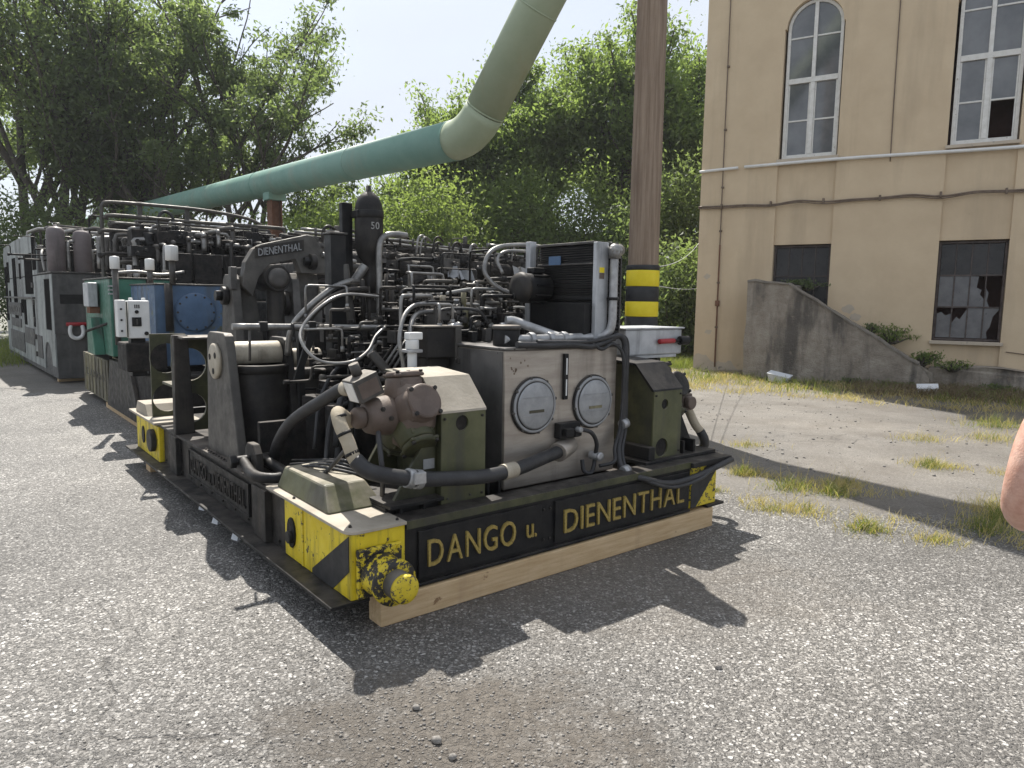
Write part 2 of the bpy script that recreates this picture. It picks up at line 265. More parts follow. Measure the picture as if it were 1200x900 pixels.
# ------------------------------------------------------------------ mesh helpers
class MB:
    def __init__(s): s.v = []; s.f = []; s.sm = []
    def add(s, vs, fs, sm=False):
        o = len(s.v); s.v += [tuple(v) for v in vs]
        for k, f in enumerate(fs):
            s.f.append([i + o for i in f]); s.sm.append(sm if isinstance(sm, bool) else sm[k])
        return s
    def bx(s, x0, x1, y0, y1, z0, z1, mtx=None):
        vs = [Vector(p) for p in ((x0, y0, z0), (x1, y0, z0), (x1, y1, z0), (x0, y1, z0), (x0, y0, z1), (x1, y0, z1), (x1, y1, z1), (x0, y1, z1))]
        if mtx: vs = [mtx @ v for v in vs]
        return s.add(vs, [(3, 2, 1, 0), (4, 5, 6, 7), (0, 1, 5, 4), (1, 2, 6, 5), (2, 3, 7, 6), (3, 0, 4, 7)])
    def cyl(s, p0, p1, r0, r1=None, n=16):
        r1 = r0 if r1 is None else r1
        p0, p1 = Vector(p0), Vector(p1); d = (p1 - p0).normalized(); q = d.to_track_quat('Z', 'Y')
        vs = []
        for p, r in ((p0, r0), (p1, r1)):
            for i in range(n):
                a = 2 * math.pi * i / n; vs.append(p + q @ Vector((r * math.cos(a), r * math.sin(a), 0)))
        fs = [(i, (i + 1) % n, n + (i + 1) % n, n + i) for i in range(n)] + [tuple(range(n))[::-1], tuple(range(n, 2 * n))]
        return s.add(vs, fs, [True] * n + [False] * 2)
    def tube(s, pts, r, n=8, sub=6, smooth=True, r1=None):
        pts = [Vector(p) for p in pts]
        if smooth and len(pts) > 2:
            P = [2 * pts[0] - pts[1]] + pts + [2 * pts[-1] - pts[-2]]; out = []
            for i in range(1, len(P) - 2):
                for k in range(sub):
                    u = k / sub; a, b, c, d = P[i - 1], P[i], P[i + 1], P[i + 2]
                    out.append(.5 * ((2 * b) + (c - a) * u + (2 * a - 5 * b + 4 * c - d) * u * u + (3 * b - a - 3 * c + d) * u ** 3))
            out.append(pts[-1]); pts = out
        q = None; vs = []; m = len(pts)
        for i, p in enumerate(pts):
            tg = (pts[min(i + 1, m - 1)] - pts[max(i - 1, 0)])
            tg = tg.normalized() if tg.length > 1e-9 else Vector((0, 0, 1))
            if q is None: q = tg.to_track_quat('Z', 'Y')
            else: q = (q @ Vector((0, 0, 1))).rotation_difference(tg) @ q
            rr = r if r1 is None else r + (r1 - r) * i / (m - 1)
            for k in range(n):
                a = 2 * math.pi * k / n; vs.append(p + q @ Vector((rr * math.cos(a), rr * math.sin(a), 0)))
        fs = [(i * n + k, i * n + (k + 1) % n, (i + 1) * n + (k + 1) % n, (i + 1) * n + k) for i in range(m - 1) for k in range(n)]
        sm = [True] * len(fs); fs += [tuple(range(n))[::-1], tuple(range((m - 1) * n, m * n))]; sm += [False] * 2
        return s.add(vs, fs, sm)
    def lathe(s, prof, o=(0, 0, 0), ax=(0, 0, 1), n=24):
        q = Vector(ax).to_track_quat('Z', 'Y'); o = Vector(o); vs = []; m = len(prof)
        for r, h in prof:
            for i in range(n):
                a = 2 * math.pi * i / n; vs.append(o + q @ Vector((r * math.cos(a), r * math.sin(a), h)))
        fs = [(j * n + i, j * n + (i + 1) % n, (j + 1) * n + (i + 1) % n, (j + 1) * n + i) for j in range(m - 1) for i in range(n)]
        sm = []
        for j in range(m - 1):
            sm += [True] * n
        fs += [tuple(range(n))[::-1], tuple(range((m - 1) * n, m * n))]; sm += [False] * 2
        return s.add(vs, fs, sm)
    def prism(s, poly, d0, d1, plane='sz'):
        # poly in the named plane, extruded along the remaining axis from d0 to d1
        def mk(a, b, d): return {'sz': (a, d, b), 'tz': (d, a, b), 'st': (a, b, d)}[plane]
        n = len(poly); vs = [mk(a, b, d0) for a, b in poly] + [mk(a, b, d1) for a, b in poly]
        fs = [tuple(range(n)), tuple(range(n, 2 * n))[::-1]] + [(i, n + i, n + (i + 1) % n, (i + 1) % n) for i in range(n)]
        return s.add(vs, fs)
    def holed(s, a0, a1, b0, b1, ca, cb, r, d0, d1, plane='sz', n=24):
        def mk(a, b, d): return {'sz': (a, d, b), 'tz': (d, a, b), 'st': (a, b, d)}[plane]
        angs = sorted(set([2 * math.pi * i / n for i in range(n)] + [math.atan2(b - cb, a - ca) % (2 * math.pi) for a in (a0, a1) for b in (b0, b1)]))
        inn, out = [], []
        for a in angs:
            c, sn = math.cos(a), math.sin(a); inn.append((ca + r * c, cb + r * sn)); k = 1e9
            if c > 1e-9: k = min(k, (a1 - ca) / c)
            if c < -1e-9: k = min(k, (a0 - ca) / c)
            if sn > 1e-9: k = min(k, (b1 - cb) / sn)
            if sn < -1e-9: k = min(k, (b0 - cb) / sn)
            out.append((ca + k * c, cb + k * sn))
        m = len(angs); vs = []
        for d in (d0, d1):
            vs += [mk(*p, d) for p in inn] + [mk(*p, d) for p in out]
        fs = []
        for i in range(m):
            j = (i + 1) % m
            fs += [(i, j, m + j, m + i), (2 * m + i, 3 * m + i, 3 * m + j, 2 * m + j), (i, 2 * m + i, 2 * m + j, j), (m + i, m + j, 3 * m + j, 3 * m + i)]
        return s.add(vs, fs)
    def sphere(s, c, r, n=14, m=8, sc=(1, 1, 1)):
        prof = [(max(1e-4, r * math.sin(math.pi * i / m)), -r * math.cos(math.pi * i / m)) for i in range(m + 1)]
        o = len(s.v); s.lathe(prof, (0, 0, 0), (0, 0, 1), n)
        for i in range(o, len(s.v)): s.v[i] = tuple(c[k] + s.v[i][k] * sc[k] for k in range(3))
        return s
    def mesh(s, name):
        me = bpy.data.meshes.new(name); me.from_pydata(s.v, [], s.f)
        me.polygons.foreach_set('use_smooth', s.sm); 
        bm = bmesh.new(); bm.from_mesh(me); bmesh.ops.recalc_face_normals(bm, faces=bm.faces); bm.to_mesh(me); bm.free()
        return me
    def build(s, name, m, parent=None, bevel=0, loc=None, rot=None):
        return link(name, s.mesh(name), m, parent, bevel, loc, rot)
def link(name, me, m, parent=None, bevel=0, loc=None, rot=None):
    if not me.materials: me.materials.append(M[m])
    o = bpy.data.objects.new(name, me); C.objects.link(o)
    if parent: o.parent = parent
    if loc is not None: o.location = loc
    if rot is not None: o.rotation_euler = rot
    if bevel:
        b = o.modifiers.new('bevel', 'BEVEL'); b.width = bevel; b.segments = 2; b.limit_method = 'ANGLE'; b.angle_limit = R(40)
    return o
def tag(o, label=None, cat=None, group=None, kind=None):
    for k, v in (('label', label), ('category', cat), ('group', group), ('kind', kind)):
        if v: o[k] = v
    return o
def thing(name, label, cat, loc=(0, 0, 0), rz=0, group=None):
    o = bpy.data.objects.new(name, None); C.objects.link(o); o.empty_display_size = .2
    o.location = loc; o.rotation_euler = (0, 0, rz); return tag(o, label, cat, group)
def box(name, m, par, x0, x1, y0, y1, z0, z1, bevel=.006): return MB().bx(x0, x1, y0, y1, z0, z1).build(name, m, par, bevel)
def rod(name, m, par, pts, r, n=10, sub=6, smooth=True): return MB().tube(pts, r, n, sub, smooth).build(name, m, par)
def drum(name, m, par, p0, p1, r, r1=None, n=24, bevel=.006): return MB().cyl(p0, p1, r, r1, n).build(name, m, par, bevel)
_bolt = {}
def bolts(par, pts, r, axis, m='dark_steel', name='bolt', h=None):
    h = h or r * .9; key = (round(r, 4), axis, m, round(h, 4))
    if key not in _bolt:
        d = Vector({'-y': (0, -1, 0), '-x': (-1, 0, 0), 'z': (0, 0, 1), 'x': (1, 0, 0)}[axis])
        _bolt[key] = MB().cyl((0, 0, 0), d * h, r, n=6).cyl(d * h * .6, d * h * 1.5, r * .5, n=8).mesh('bolt')
    for p in pts: link(name, _bolt[key], m, par, loc=p)
def ringpts(c, r, n, plane, a0=0):
    out = []
    for i in range(n):
        a = a0 + 2 * math.pi * i / n; u, w = r * math.cos(a), r * math.sin(a)
        out.append({'sz': (c[0] + u, c[1], c[2] + w), 'tz': (c[0], c[1] + u, c[2] + w), 'st': (c[0] + u, c[1] + w, c[2])}[plane])
    return out
_gl = {}
def glyph(ch, depth):
    if (ch, depth) not in _gl:
        cu = bpy.data.curves.new('glyph', 'FONT'); cu.body = ch; cu.size = 1; cu.extrude = depth; cu.resolution_u = 3
        o = bpy.data.objects.new('glyph', cu); C.objects.link(o); bpy.context.view_layer.update()
        me = bpy.data.meshes.new_from_object(o); bpy.data.objects.remove(o); bpy.data.curves.remove(cu)
        xs = [v.co.x for v in me.vertices]; x0 = min(xs); wd = max(xs) - x0
        for v in me.vertices: v.co.x -= x0
        me.materials.clear(); _gl[(ch, depth)] = (me, wd)
    return _gl[(ch, depth)]
def lettering(txt, a0, a1, base, h, m, par, place, rot, depth=.012, gap=.1):
    """letters fitted between a0 and a1; place(a, z) gives the point in the parent's space"""
    CAP = .729
    ws = [glyph(c, depth * CAP / h)[1] if c != ' ' else .22 for c in txt]
    tot = sum(ws) + gap * (len(txt) - 1); k = abs(a1 - a0) / tot; sg = 1 if a1 > a0 else -1; x = a0
    for c, w in zip(txt, ws):
        if c != ' ':
            o = bpy.data.objects.new('letter', glyph(c, depth * CAP / h)[0]); C.objects.link(o); o.parent = par
            o.location = place(x, base); o.rotation_euler = rot; o.scale = (k, h / CAP, h / CAP)
            if not o.data.materials: o.data.materials.append(M[m])
            o.material_slots[0].link = 'OBJECT'; o.material_slots[0].material = M[m]
        x += sg * (w + gap) * k
FRONT = (R(90), 0, 0); LEFT = (R(90), 0, R(-90))

# ------------------------------------------------------------------ ground
g = MB().add([(-240, -30, 0), (240, -30, 0), (240, 400, 0), (-240, 400, 0)], [(0, 1, 2, 3)]).build('ground', 'asphalt'); tag(g, kind='structure')

def np_mesh(name, V, F, m):
    """V (n,3), F (k, c) arrays of equal face size"""
    me = bpy.data.meshes.new(name); V = np.asarray(V, dtype=np.float32); F = np.asarray(F, dtype=np.int32); k, c = F.shape
    me.vertices.add(len(V)); me.vertices.foreach_set('co', V.ravel())
    me.loops.add(k * c); me.loops.foreach_set('vertex_index', F.ravel())
    me.polygons.add(k); me.polygons.foreach_set('loop_start', np.arange(0, k * c, c, dtype=np.int32))
    me.update(calc_edges=True); me.materials.append(M[m]); return me
def leaves(P, size, rs, up=.5, aspect=.42, jit=.6):
    """one diamond leaf at every point"""
    n = len(P); d = rs.normal(size=(n, 3)); d[:, 2] -= .25; d /= np.linalg.norm(d, axis=1)[:, None]
    nr = rs.normal(size=(n, 3)); nr[:, 2] += up * 2; w = np.cross(d, nr); w /= np.linalg.norm(w, axis=1)[:, None] + 1e-9
    L = (size * (1 + jit * (rs.rand(n) - .5) * 2))[:, None]; nn = np.cross(w, d)
    a = P - d * L * .5; c = P + d * L * .5 + nn * L * -.12; b = P + w * L * aspect * .5 + nn * L * .06; e = P - w * L * aspect * .5 + nn * L * .06
    V = np.stack([a, b, c, e], 1).reshape(-1, 3); F = np.arange(4 * n).reshape(n, 4); return V, F
def grow(h, spread, seed, stems=1, lean=0, levels=4, base=.3):
    r_ = random.Random(seed); tb = MB(); tips = []
    def branch(p, d, ln, rad, lev):
        pts = [p]; q = p.copy(); dd = d.copy(); seg = 4
        for i in range(seg):
            dd = (dd + Vector((r_.uniform(-1, 1), r_.uniform(-1, 1), r_.uniform(-.4, .8))) * .16).normalized(); q = q + dd * ln / seg; pts.append(q.copy())
        tb.tube(pts, rad, 7 if lev < 2 else 5, 2, True, rad * .55)
        if lev >= levels - 1:
            tips.extend(pts[2:]); return
        if lev >= levels - 2: tips.append(pts[-1])
        for k in range(r_.randint(3, 4) if lev else r_.randint(4, 5)):
            a = r_.uniform(0, 6.283); t = r_.uniform(.45, 1); o = pts[min(4, max(1, round(t * 4)))]
            nd_ = (dd * r_.uniform(.5, 1) + Vector((math.cos(a), math.sin(a), r_.uniform(-.1, .6))) * spread).normalized()
            branch(o, nd_, ln * r_.uniform(.55, .8), rad * .5, lev + 1)
        branch(q, dd, ln * .7, rad * .55, lev + 1)
    for s in range(stems):
        a = 6.283 * s / stems + seed; off = Vector((math.cos(a), math.sin(a), 0)) * (.25 if stems > 1 else 0)
        branch(off, (Vector((lean, 0, 1)) + off * .7).normalized(), h * base * r_.uniform(.9, 1.1), h * .018 / math.sqrt(stems) + .03, 0)
    return tb, np.array([tuple(t) for t in tips])
def tree(name, label, loc, h, width, leafm, n, seed, size=.3, stems=1, spread=.8, lean=0, clump=.45, group=None, base=.3, keep=1.0, levels=4):
    tb, tips = grow(h, spread, seed, stems, lean, levels, base); rs = np.random.RandomState(seed)
    zt = np.percentile(tips[:, 2], 99); sz = h / (zt + clump * .5); wx = np.percentile(np.abs(tips[:, 0] - tips[:, 0].mean()), 96); sx = (width / 2 - clump * .5) / max(wx, .1)
    S = np.array([sx, sx, sz])
    for i, v in enumerate(tb.v): tb.v[i] = (v[0] * sx, v[1] * sx, v[2] * sz)
    tips = tips * S
    if keep < 1: tips = tips[rs.rand(len(tips)) < keep]
    root = thing(name, label, 'tree', loc, 0, group)
    tb.build('trunk', 'bark', root)
    idx = rs.randint(0, len(tips), n); cs = clump * (.5 + rs.rand(len(tips)))
    P = tips[idx] + rs.normal(size=(n, 3)) * (cs[idx] * np.array([.75, .75, .5])[:, None]).T
    P = P[P[:, 2] > .3]
    V, F = leaves(P, size, rs); link('crown', np_mesh('crown', V, F, leafm), leafm, root); return root
def bush(name, label, loc, rx, ry, h, leafm, n, seed, size=.22, group=None, cat='bush', nclump=70):
    rs = np.random.RandomState(seed); root = thing(name, label, cat, loc, 0, group)
    c = rs.normal(size=(nclump, 3)); c /= np.linalg.norm(c, axis=1)[:, None]; c *= (rs.rand(nclump, 1) ** .4) * .88
    c = (c * [rx, ry, h * .5]) + [0, 0, h * .5]; st = MB()
    for k in range(0, nclump, max(1, nclump // 9)):
        st.tube([(c[k, 0] * .2, c[k, 1] * .2, 0), (c[k, 0] * .6, c[k, 1] * .6, c[k, 2] * .5), tuple(c[k])], .035, 5, 3, True, .01)
    st.build('stem', 'bark', root)
    idx = rs.randint(0, nclump, n); P = c[idx] + rs.normal(size=(n, 3)) * np.array([rx * .16, ry * .16, h * .1]); P = P[P[:, 2] > .02]
    V, F = leaves(P, size, rs); link('foliage', np_mesh('foliage', V, F, leafm), leafm, root); return root

# trees on the left
LG = 'tall trees on the left'
tree('robinia_tree', 'tall dense dark tree at the far left with feathery foliage', (-18.6, 29, 0), 15.4, 9.8, 'leaf_dark', 63341, 3, .18, 3, .75, 0, .5, LG, .22, .85)
tree('robinia_tree', 'dense dark tree standing just left of the bare-limbed one', (-15.2, 31, 0), 13.0, 6.6, 'leaf_dark', 37260, 14, .18, 2, .7, 0, .5, LG, .22, .85)
tree('open_crowned_tree', 'open-crowned tree with visible twisting limbs above the green pipe', (-11.4, 29.5, 0), 14.2, 7.6, 'leaf_dark', 32340, 23, .18, 2, .9, 0, .36, LG, .36, .4)
tree('robinia_tree', 'tree cut by the left picture edge behind the cabin', (-25.5, 33, 0), 13, 9, 'leaf_dark', 36220, 31, .18, 1, .8, 0, .45, LG, .35, .7)
# trees in the middle and right
MIDG = 'green trees behind the machines'
tree('ash_tree', 'broad light green tree just right of the pipe bend', (-2.0, 32, 0), 10.6, 6.6, 'leaf_mid', 54333, 41, .18, 2, .8, 0, .5, MIDG, .17, .85)
tree('ash_tree', 'tree in the middle between pipe bend and wooden pole', (1.3, 31, 0), 12.4, 5.8, 'leaf_mid', 54333, 52, .18, 1, .75, 0, .5, MIDG, .17, .85)
tree('ash_tree', 'tall tree directly behind the wooden pole', (4.6, 30, 0), 13.4, 6.2, 'leaf_mid', 59508, 63, .18, 2, .75, 0, .5, MIDG, .18, .85)
tree('ash_tree', 'tree between wooden pole and the tan building', (7.6, 31, 0), 12.0, 5.2, 'leaf_mid', 46575, 74, .18, 1, .75, 0, .5, MIDG, .18, .85)
tree('ash_tree', 'low tree under the sloping green pipe', (-5.6, 34, 0), 7.2, 6.6, 'leaf_mid', 38810, 85, .18, 1, .9, 0, .5, MIDG, .25, .8)
# understory
UG = 'undergrowth behind the machines'
for k, (x, y, rx, h, lm, n, lab) in enumerate([
    (-22.5, 27, 3.2, 5.2, 'leaf_dark', 8000, 'dark bush at far left behind the grey cabin roof'),
    (-17.5, 26, 3.4, 5.6, 'leaf_dark', 9000, 'dark bush under the tallest left tree'),
    (-12.6, 26, 2.9, 4.6, 'leaf_mid', 8000, 'bush behind the top rail of the pipework'),
    (-9.0, 27, 2.4, 4.8, 'leaf_mid', 6000, 'bush seen left of the rusty pipe support'),
    (-6.3, 25, 1.9, 5.2, 'leaf_bright', 7000, 'sunlit bright green bush right of the pipe support'),
    (-3.2, 26, 2.6, 6.2, 'leaf_bright', 12000, 'bright green bush behind the upright gas bottle'),
    (.2, 28, 2.8, 6.6, 'leaf_mid', 12000, 'green bush under the middle tree'),
    (3.0, 27, 2.6, 6.4, 'leaf_mid', 12000, 'dark bush behind the oil cooler'),
    (5.4, 25, 2.2, 6.6, 'leaf_dark', 12000, 'dark ivy-like bush right of the wooden pole'),
    (4.9, 21.4, 1.5, 3.4, 'leaf_dark', 7000, 'low dark shrub beside the left building corner')]):
    bush('bush', lab, (x, y, 0), rx, 1.6, h, lm, int(n * 1.7), 200 + k, .15, UG, nclump=130)

# brown boarded wall between the trees
fw = thing('boarded_wall', 'long brown boarded wall half hidden behind the trees', 'wall', (0, 28.4, 0))
for k in range(26):
    x = -4 + k * .62; box('board', 'fence_brown', fw, x, x + .6, 0, .08 + .02 * (k % 3), 0, 4.35 + .04 * math.sin(k * 2.1), .01)
box('rail', 'fence_brown', fw, -4.1, 12.2, -.06, -.002, 4.16, 4.3, .01)
for x in (-4, 0, 4, 8): box('post', 'fence_brown', fw, x - .12, x + .12, -.2, -.062, 0, 4.5, .01)
# far shed
sh = thing('far_shed', 'pale roofed shed far behind under the green pipe', 'shed', (-13.0, 44, 0), R(8))
box('wall', 'plaster_low', sh, -4, 4, 0, 5, 0, 5.0, 0)
MB().prism([(-.6, 4.95), (5.6, 5.7), (5.6, 5.9), (-.6, 5.12)], -4.4, 4.4, 'tz').build('roof', 'roof_far', sh)
for k in range(4): box('window', 'glass_pane', sh, -3.2 + k * 1.8, -2.1 + k * 1.8, -.03, .05, 2.6, 3.9, 0)

# ------------------------------------------------------------------ tan factory building
WY = R(-30.5); W0 = (4.416, 17.28, 0)
fb = thing('factory_building', 'tan plastered factory building with arched windows above barred ones', 'building', W0, WY)
U = [(1.72, 2.93), (4.96, 6.15), (8.2, 9.4)]; HT = 10.2; TH = .42; UE = 13.0
wall = MB(); edges = [0] + [u for w in U for u in w] + [UE]
for a, b in zip(edges[0::2], edges[1::2]): wall.bx(a, b, 0, TH, 0, HT)
SPR = 7.63
for a, b in U:
    wall.bx(a, b, .05, TH, 0, .86); wall.bx(a, b, .05, TH, 2.97, 4.78)
    cx, r_ = (a + b) / 2, (b - a) / 2 - .03
    arc = [(cx + r_ * math.cos(t), SPR + r_ * math.sin(t)) for t in [math.pi * i / 14 for i in range(15)]]
    for side in (0, 1):
        half = arc[:8] if side == 0 else arc[7:]
        poly = ([(b, SPR)] + half + [(cx, HT), (b, HT)]) if side == 0 else ([(cx, HT)] + half + [(a, SPR), (a, HT)])
        wall.prism(poly, .002, TH - .002, 'sz')
wall.build('wall', 'plaster', fb)
MB().bx(0, .4, TH + .001, 11, 0, HT).build('side_wall', 'plaster', fb)
MB().bx(UE - .4, UE, TH + .001, 11, 0, HT).build('side_wall', 'plaster', fb)
MB().bx(0, UE, 11.001, 11.4, 0, HT).build('rear_wall', 'plaster', fb)
MB().bx(-.25, UE + .25, -.3, 11.7, HT + .001, HT + .3).build('roof', 'roof_far', fb)
MB().bx(.41, UE - .41, TH + .01, 10.9, 3.9, 4.1).build('floor_slab', 'interior', fb)
MB().bx(.41, UE - .41, 1.2, 1.4, .02, HT - .1).build('inner_wall', 'interior', fb)
# stained foot of the wall, crumbling patches
r2 = random.Random(5)
pt = MB()
us = [i * .06 for i in range(29)]; hs = [.2 + .14 * math.sin(u_ * 2.3 + 1.2) + .07 * math.sin(u_ * 9.1) + .03 * math.sin(u_ * 23) + r2.uniform(-.025, .025) for u_ in us]
pt.prism([(0.0, 0)] + list(zip(us, hs)) + [(1.69, 0)], -.006, -.001, 'sz'); pt.build('damp_foot', 'plaster_low', fb)
for (u_, z_, s_) in ((.24, 2.27, .09), (.33, .95, .09), (3.35, 1.55, .14), (3.5, 1.38, .12)):
    pp = [(u_ + s_ * (.6 + .5 * r2.random()) * math.cos(a), z_ + s_ * .7 * (.6 + .6 * r2.random()) * math.sin(a)) for a in [6.283 * i / 19 for i in range(19)]]
    MB().prism(pp, -.004, -.001, 'sz').build('crumbled_patch', 'plaster_low', fb)
# pipework on the wall
rod('conduit', 'white_conduit', fb, [(-.03, -.05, 4.71), (.3, -.06, 4.72), (.86, -.06, 4.735)], .032)
rod('conduit', 'white_conduit', fb, [(1.0, -.06, 4.74), (2.9, -.065, 4.75), (4.6, -.06, 4.725), (6.2, -.06, 4.70), (9, -.06, 4.71), (UE, -.06, 4.7)], .035)
cab = [(-.02, -.03, 3.9)] + [(i * .55, -.045, 3.9 - (.03 if i % 2 else 0) + .02 * math.sin(i * 1.9)) for i in range(1, 23)]
rod('wall_cable', 'brown_cable', fb, cab, .022, 6); rod('wall_cable', 'brown_cable', fb, [(x, y - .012, z - .035 - .01 * math.sin(x * 3)) for x, y, z in cab], .014, 6)
for k in range(12): box('cable_clip', 'brown_cable', fb, .5 + k * 1.1, .54 + k * 1.1, -.085, -.001, 3.83, 3.94, .004)
rod('rusty_downpipe', 'brown_cable', fb, [(.50, -.03, 9.9), (.51, -.03, 6), (.515, -.03, 4), (.52, -.03, 3)], .012, 8); rod('rusty_downpipe', 'rust', fb, [(.52, -.035, 3), (.525, -.035, 1.6), (.53, -.035, .12)], .018, 8)
for z in (1.05, 2.1, 3.3, 4.3, 5.6, 7.0): box('pipe_clip', 'brown_cable', fb, .49, .55, -.055, -.001, z, z + .04, .004)
box('junction_box', 'rust', fb, .475, .57, -.07, -.001, 1.57, 1.7, .008)
rod('wall_wire', 'brown_cable', fb, [(3.93, -.02, 9.8), (3.94, -.02, 7), (3.95, -.02, 5.6), (3.96, -.02, 4.62)], .012, 6)
rod('wall_wire', 'brown_cable', fb, [(6.25, -.02, .75), (6.9, -.02, .70), (8.1, -.02, .74)], .010, 6)

def bar(mb, x0, x1, z0, z1, y0, y1): mb.bx(x0, x1, y0, y1, z0, z1)
for wi, (a, b) in enumerate(U):
    # arched upper window
    f = MB(); x0, x1 = a + .05, b - .03; z0 = 4.86; cx = (x0 + x1) / 2; ro = (x1 - x0) / 2; ri = ro - .065
    f.bx(x0, x0 + .065, .10, .2, z0, SPR); f.bx(x1 - .065, x1, .10, .2, z0, SPR); f.bx(x0 + .0652, x1 - .0652, .102, .198, z0, z0 + .085)
    for i in range(14):
        t0, t1 = math.pi * i / 14, math.pi * (i + 1) / 14
        f.prism([(cx + ro * math.cos(t0), SPR + ro * math.sin(t0)), (cx + ro * math.cos(t1), SPR + ro * math.sin(t1)), (cx + ri * math.cos(t1), SPR + ri * math.sin(t1)), (cx + ri * math.cos(t0), SPR + ri * math.sin(t0))], .10, .2, 'sz')
    f.bx(x0 + .0652, x1 - .0652, .09, .197, 6.47, 6.58)
    f.bx(cx - .045, cx + .045, .094, .196, z0 + .086, 6.469); f.bx(cx - .038, cx + .038, .094, .196, 6.581, SPR + ri + .01)
    for zz in (5.66, 7.42):
        f.bx(x0 + .066, cx - .0455, .12, .17, zz, zz + .034); f.bx(cx + .0455, x1 - .066, .12, .17, zz, zz + .034)
    # sash rims
    for (sa, sb) in ((x0 + .066, cx - .046), (cx + .046, x1 - .066)):
        for (za, zb) in ((z0 + .087, 6.468),):
            f.bx(sa, sa + .03, .122, .168, za, zb); f.bx(sb - .03, sb, .122, .168, za, zb)
    fr = f.build('window', 'white_frame', fb, .004)
    MB().bx(a - .03, b + .03, -.06, .21, 4.781, 4.845).build('sill', 'plaster_low', fr, .006)
    for ci, (sa, sb) in enumerate(((x0 + .096, cx - .076), (cx + .076, x1 - .096))):
        for ri_, (za, zb) in enumerate(((z0 + .088, 5.66), (5.694, 6.466))):
            if wi == 1 and ci == 1 and ri_ == 0: continue           # a pane is out here
            MB().bx(sa, sb, .14, .146, za, zb).build('pane', 'glass_pane', fr)
        sa2, sb2 = (x0 + .066, cx - .039) if ci == 0 else (cx + .039, x1 - .066)
        MB().bx(sa2, sb2, .14, .146, 6.582, 7.42).build('pane', 'glass_pane', fr)
        sg = -1 if ci == 0 else 1
        arcp = [(cx + sg * .04, 7.455), (cx + sg * (ri - .004), 7.455)] + [(cx + sg * (ri - .004) * math.cos(t), SPR + (ri - .004) * math.sin(t)) for t in [math.pi / 2 * i / 8 for i in range(8)]] + [(cx + sg * .04, SPR + ri - .012)]
        MB().prism(arcp, .14, .146, 'sz').build('pane', 'glass_pane', fr)
    # barred lower window
    f = MB(); z0, z1 = .94, 2.95; x0, x1 = a + .01, b - .01
    f.bx(x0, x0 + .04, .14, .2, z0, z1); f.bx(x1 - .04, x1, .14, .2, z0, z1); f.bx(x0 + .041, x1 - .041, .142, .198, z0, z0 + .04); f.bx(x0 + .041, x1 - .041, .142, .198, z1 - .04, z1)
    cols, rows = 4, 3; cw = (x1 - x0 - .08) / cols; rh = (z1 - z0 - .08) / rows
    for c in range(1, cols): f.bx(x0 + .04 + c * cw - .011, x0 + .04 + c * cw + .011, .15, .19, z0 + .041, z1 - .041)
    for r_ in range(1, rows): f.bx(x0 + .042, x1 - .042, .146, .194, z0 + .04 + r_ * rh - .015, z0 + .04 + r_ * rh + .015)
    fr = f.build('barred_window', 'iron_frame', fb, .003)
    MB().bx(a - .04, b + .04, -.07, .13, .862, .93).build('sill', 'plaster_low', fr, .006)
    for c in range(cols):
        for r_ in range(rows):
            pa, pb, qa, qb = x0 + .04 + c * cw + .012, x0 + .04 + (c + 1) * cw - .012, z0 + .04 + r_ * rh + .016, z0 + .04 + (r_ + 1) * rh - .016
            key = (wi, c, r_); W_, H_ = pb - pa, qb - qa
            shp = {(1, 3, 0): [(0, 0), (.35, 0), (.25, .22), (.5, .4), (.62, .72), (1, .95), (1, 1), (0, 1)], (1, 2, 1): [(0, 0), (1, 0), (1, .25), (.72, .4), (.8, .55), (.45, .62), (.55, 1), (0, 1)], (1, 3, 1): [(.0, 0), (.3, 0), (.12, .2), (.2, .45), (.0, .6)],
                   (1, 0, 0): [(0, 0), (1, 0), (1, .8), (.6, .74), (.3, .86), (0, .8)], (1, 1, 0): [(0, 0), (1, 0), (1, .96), (.55, .62), (.3, .7), (0, .5)], (2, 1, 1): [(0, 0), (1, 0), (.6, .3), (.7, .6), (0, .8)]}.get(key)
            if shp:     # broken panes leave jagged glass
                MB().prism([(pa + W_ * u_, qa + H_ * v_) for u_, v_ in shp], .168, .172, 'sz').build('broken_pane', 'dusty_pane', fr)
            else: MB().bx(pa, pb, .168, .172, qa, qb).build('pane', 'dark_pane' if (r_ == 2 or wi != 1 or (c + r_) % 5 == 4) else 'dusty_pane', fr)

# ------------------------------------------------------------------ outside stair with solid side wall
WA = Vector((math.cos(WY), math.sin(WY), 0)); WN = Vector((-math.sin(WY), math.cos(WY), 0))
R0 = Vector((5.149, 15.619, 0))
st = thing('outside_stair', 'crumbling concrete stair side wall leaning against the tan building', 'stair', R0, WY)
r2 = random.Random(11)
top = [(-.05, 2.1), (.12, 2.13), (.3, 2.09), (.55, 2.08), (.8, 2.05)]
for i in range(1, 15):
    u_ = .8 + i * .18; top.append((u_, 2.05 - (u_ - .8) * .625 + r2.uniform(-.018, .018)))
poly = [(-.06, -.05)] + [(-.06 + r2.uniform(-.02, .02), z) for z in (.4, .8, 1.2, 1.6)] + top + [(3.5, .2), (3.55, -.05)]
sw = MB().prism(poly, 0, .3, 'sz').build('side_wall', 'concrete', st)
cp = MB()
for (u0, z0), (u1, z1) in zip(top[:-1], top[1:]):
    e = r2.uniform(-.02, .015); cp.prism([(u0, z0 - .005), (u1 - .003, z1 - .005), (u1 - .003, z1 + .04 + e * .5), (u0, z0 + .04 + e * .5)], -.03 + e, .33, 'sz')
cp.build('coping', 'step_concrete', st)
MB().prism([(.95, .01), (.95, 1.93), (3.55, .3), (3.6, .01)], .335, 1.03, 'sz').build('ramp_slab', 'concrete', st, .01)
box('landing', 'step_concrete', st, .0, .948, .303, 1.03, .01, 2.04, .012)
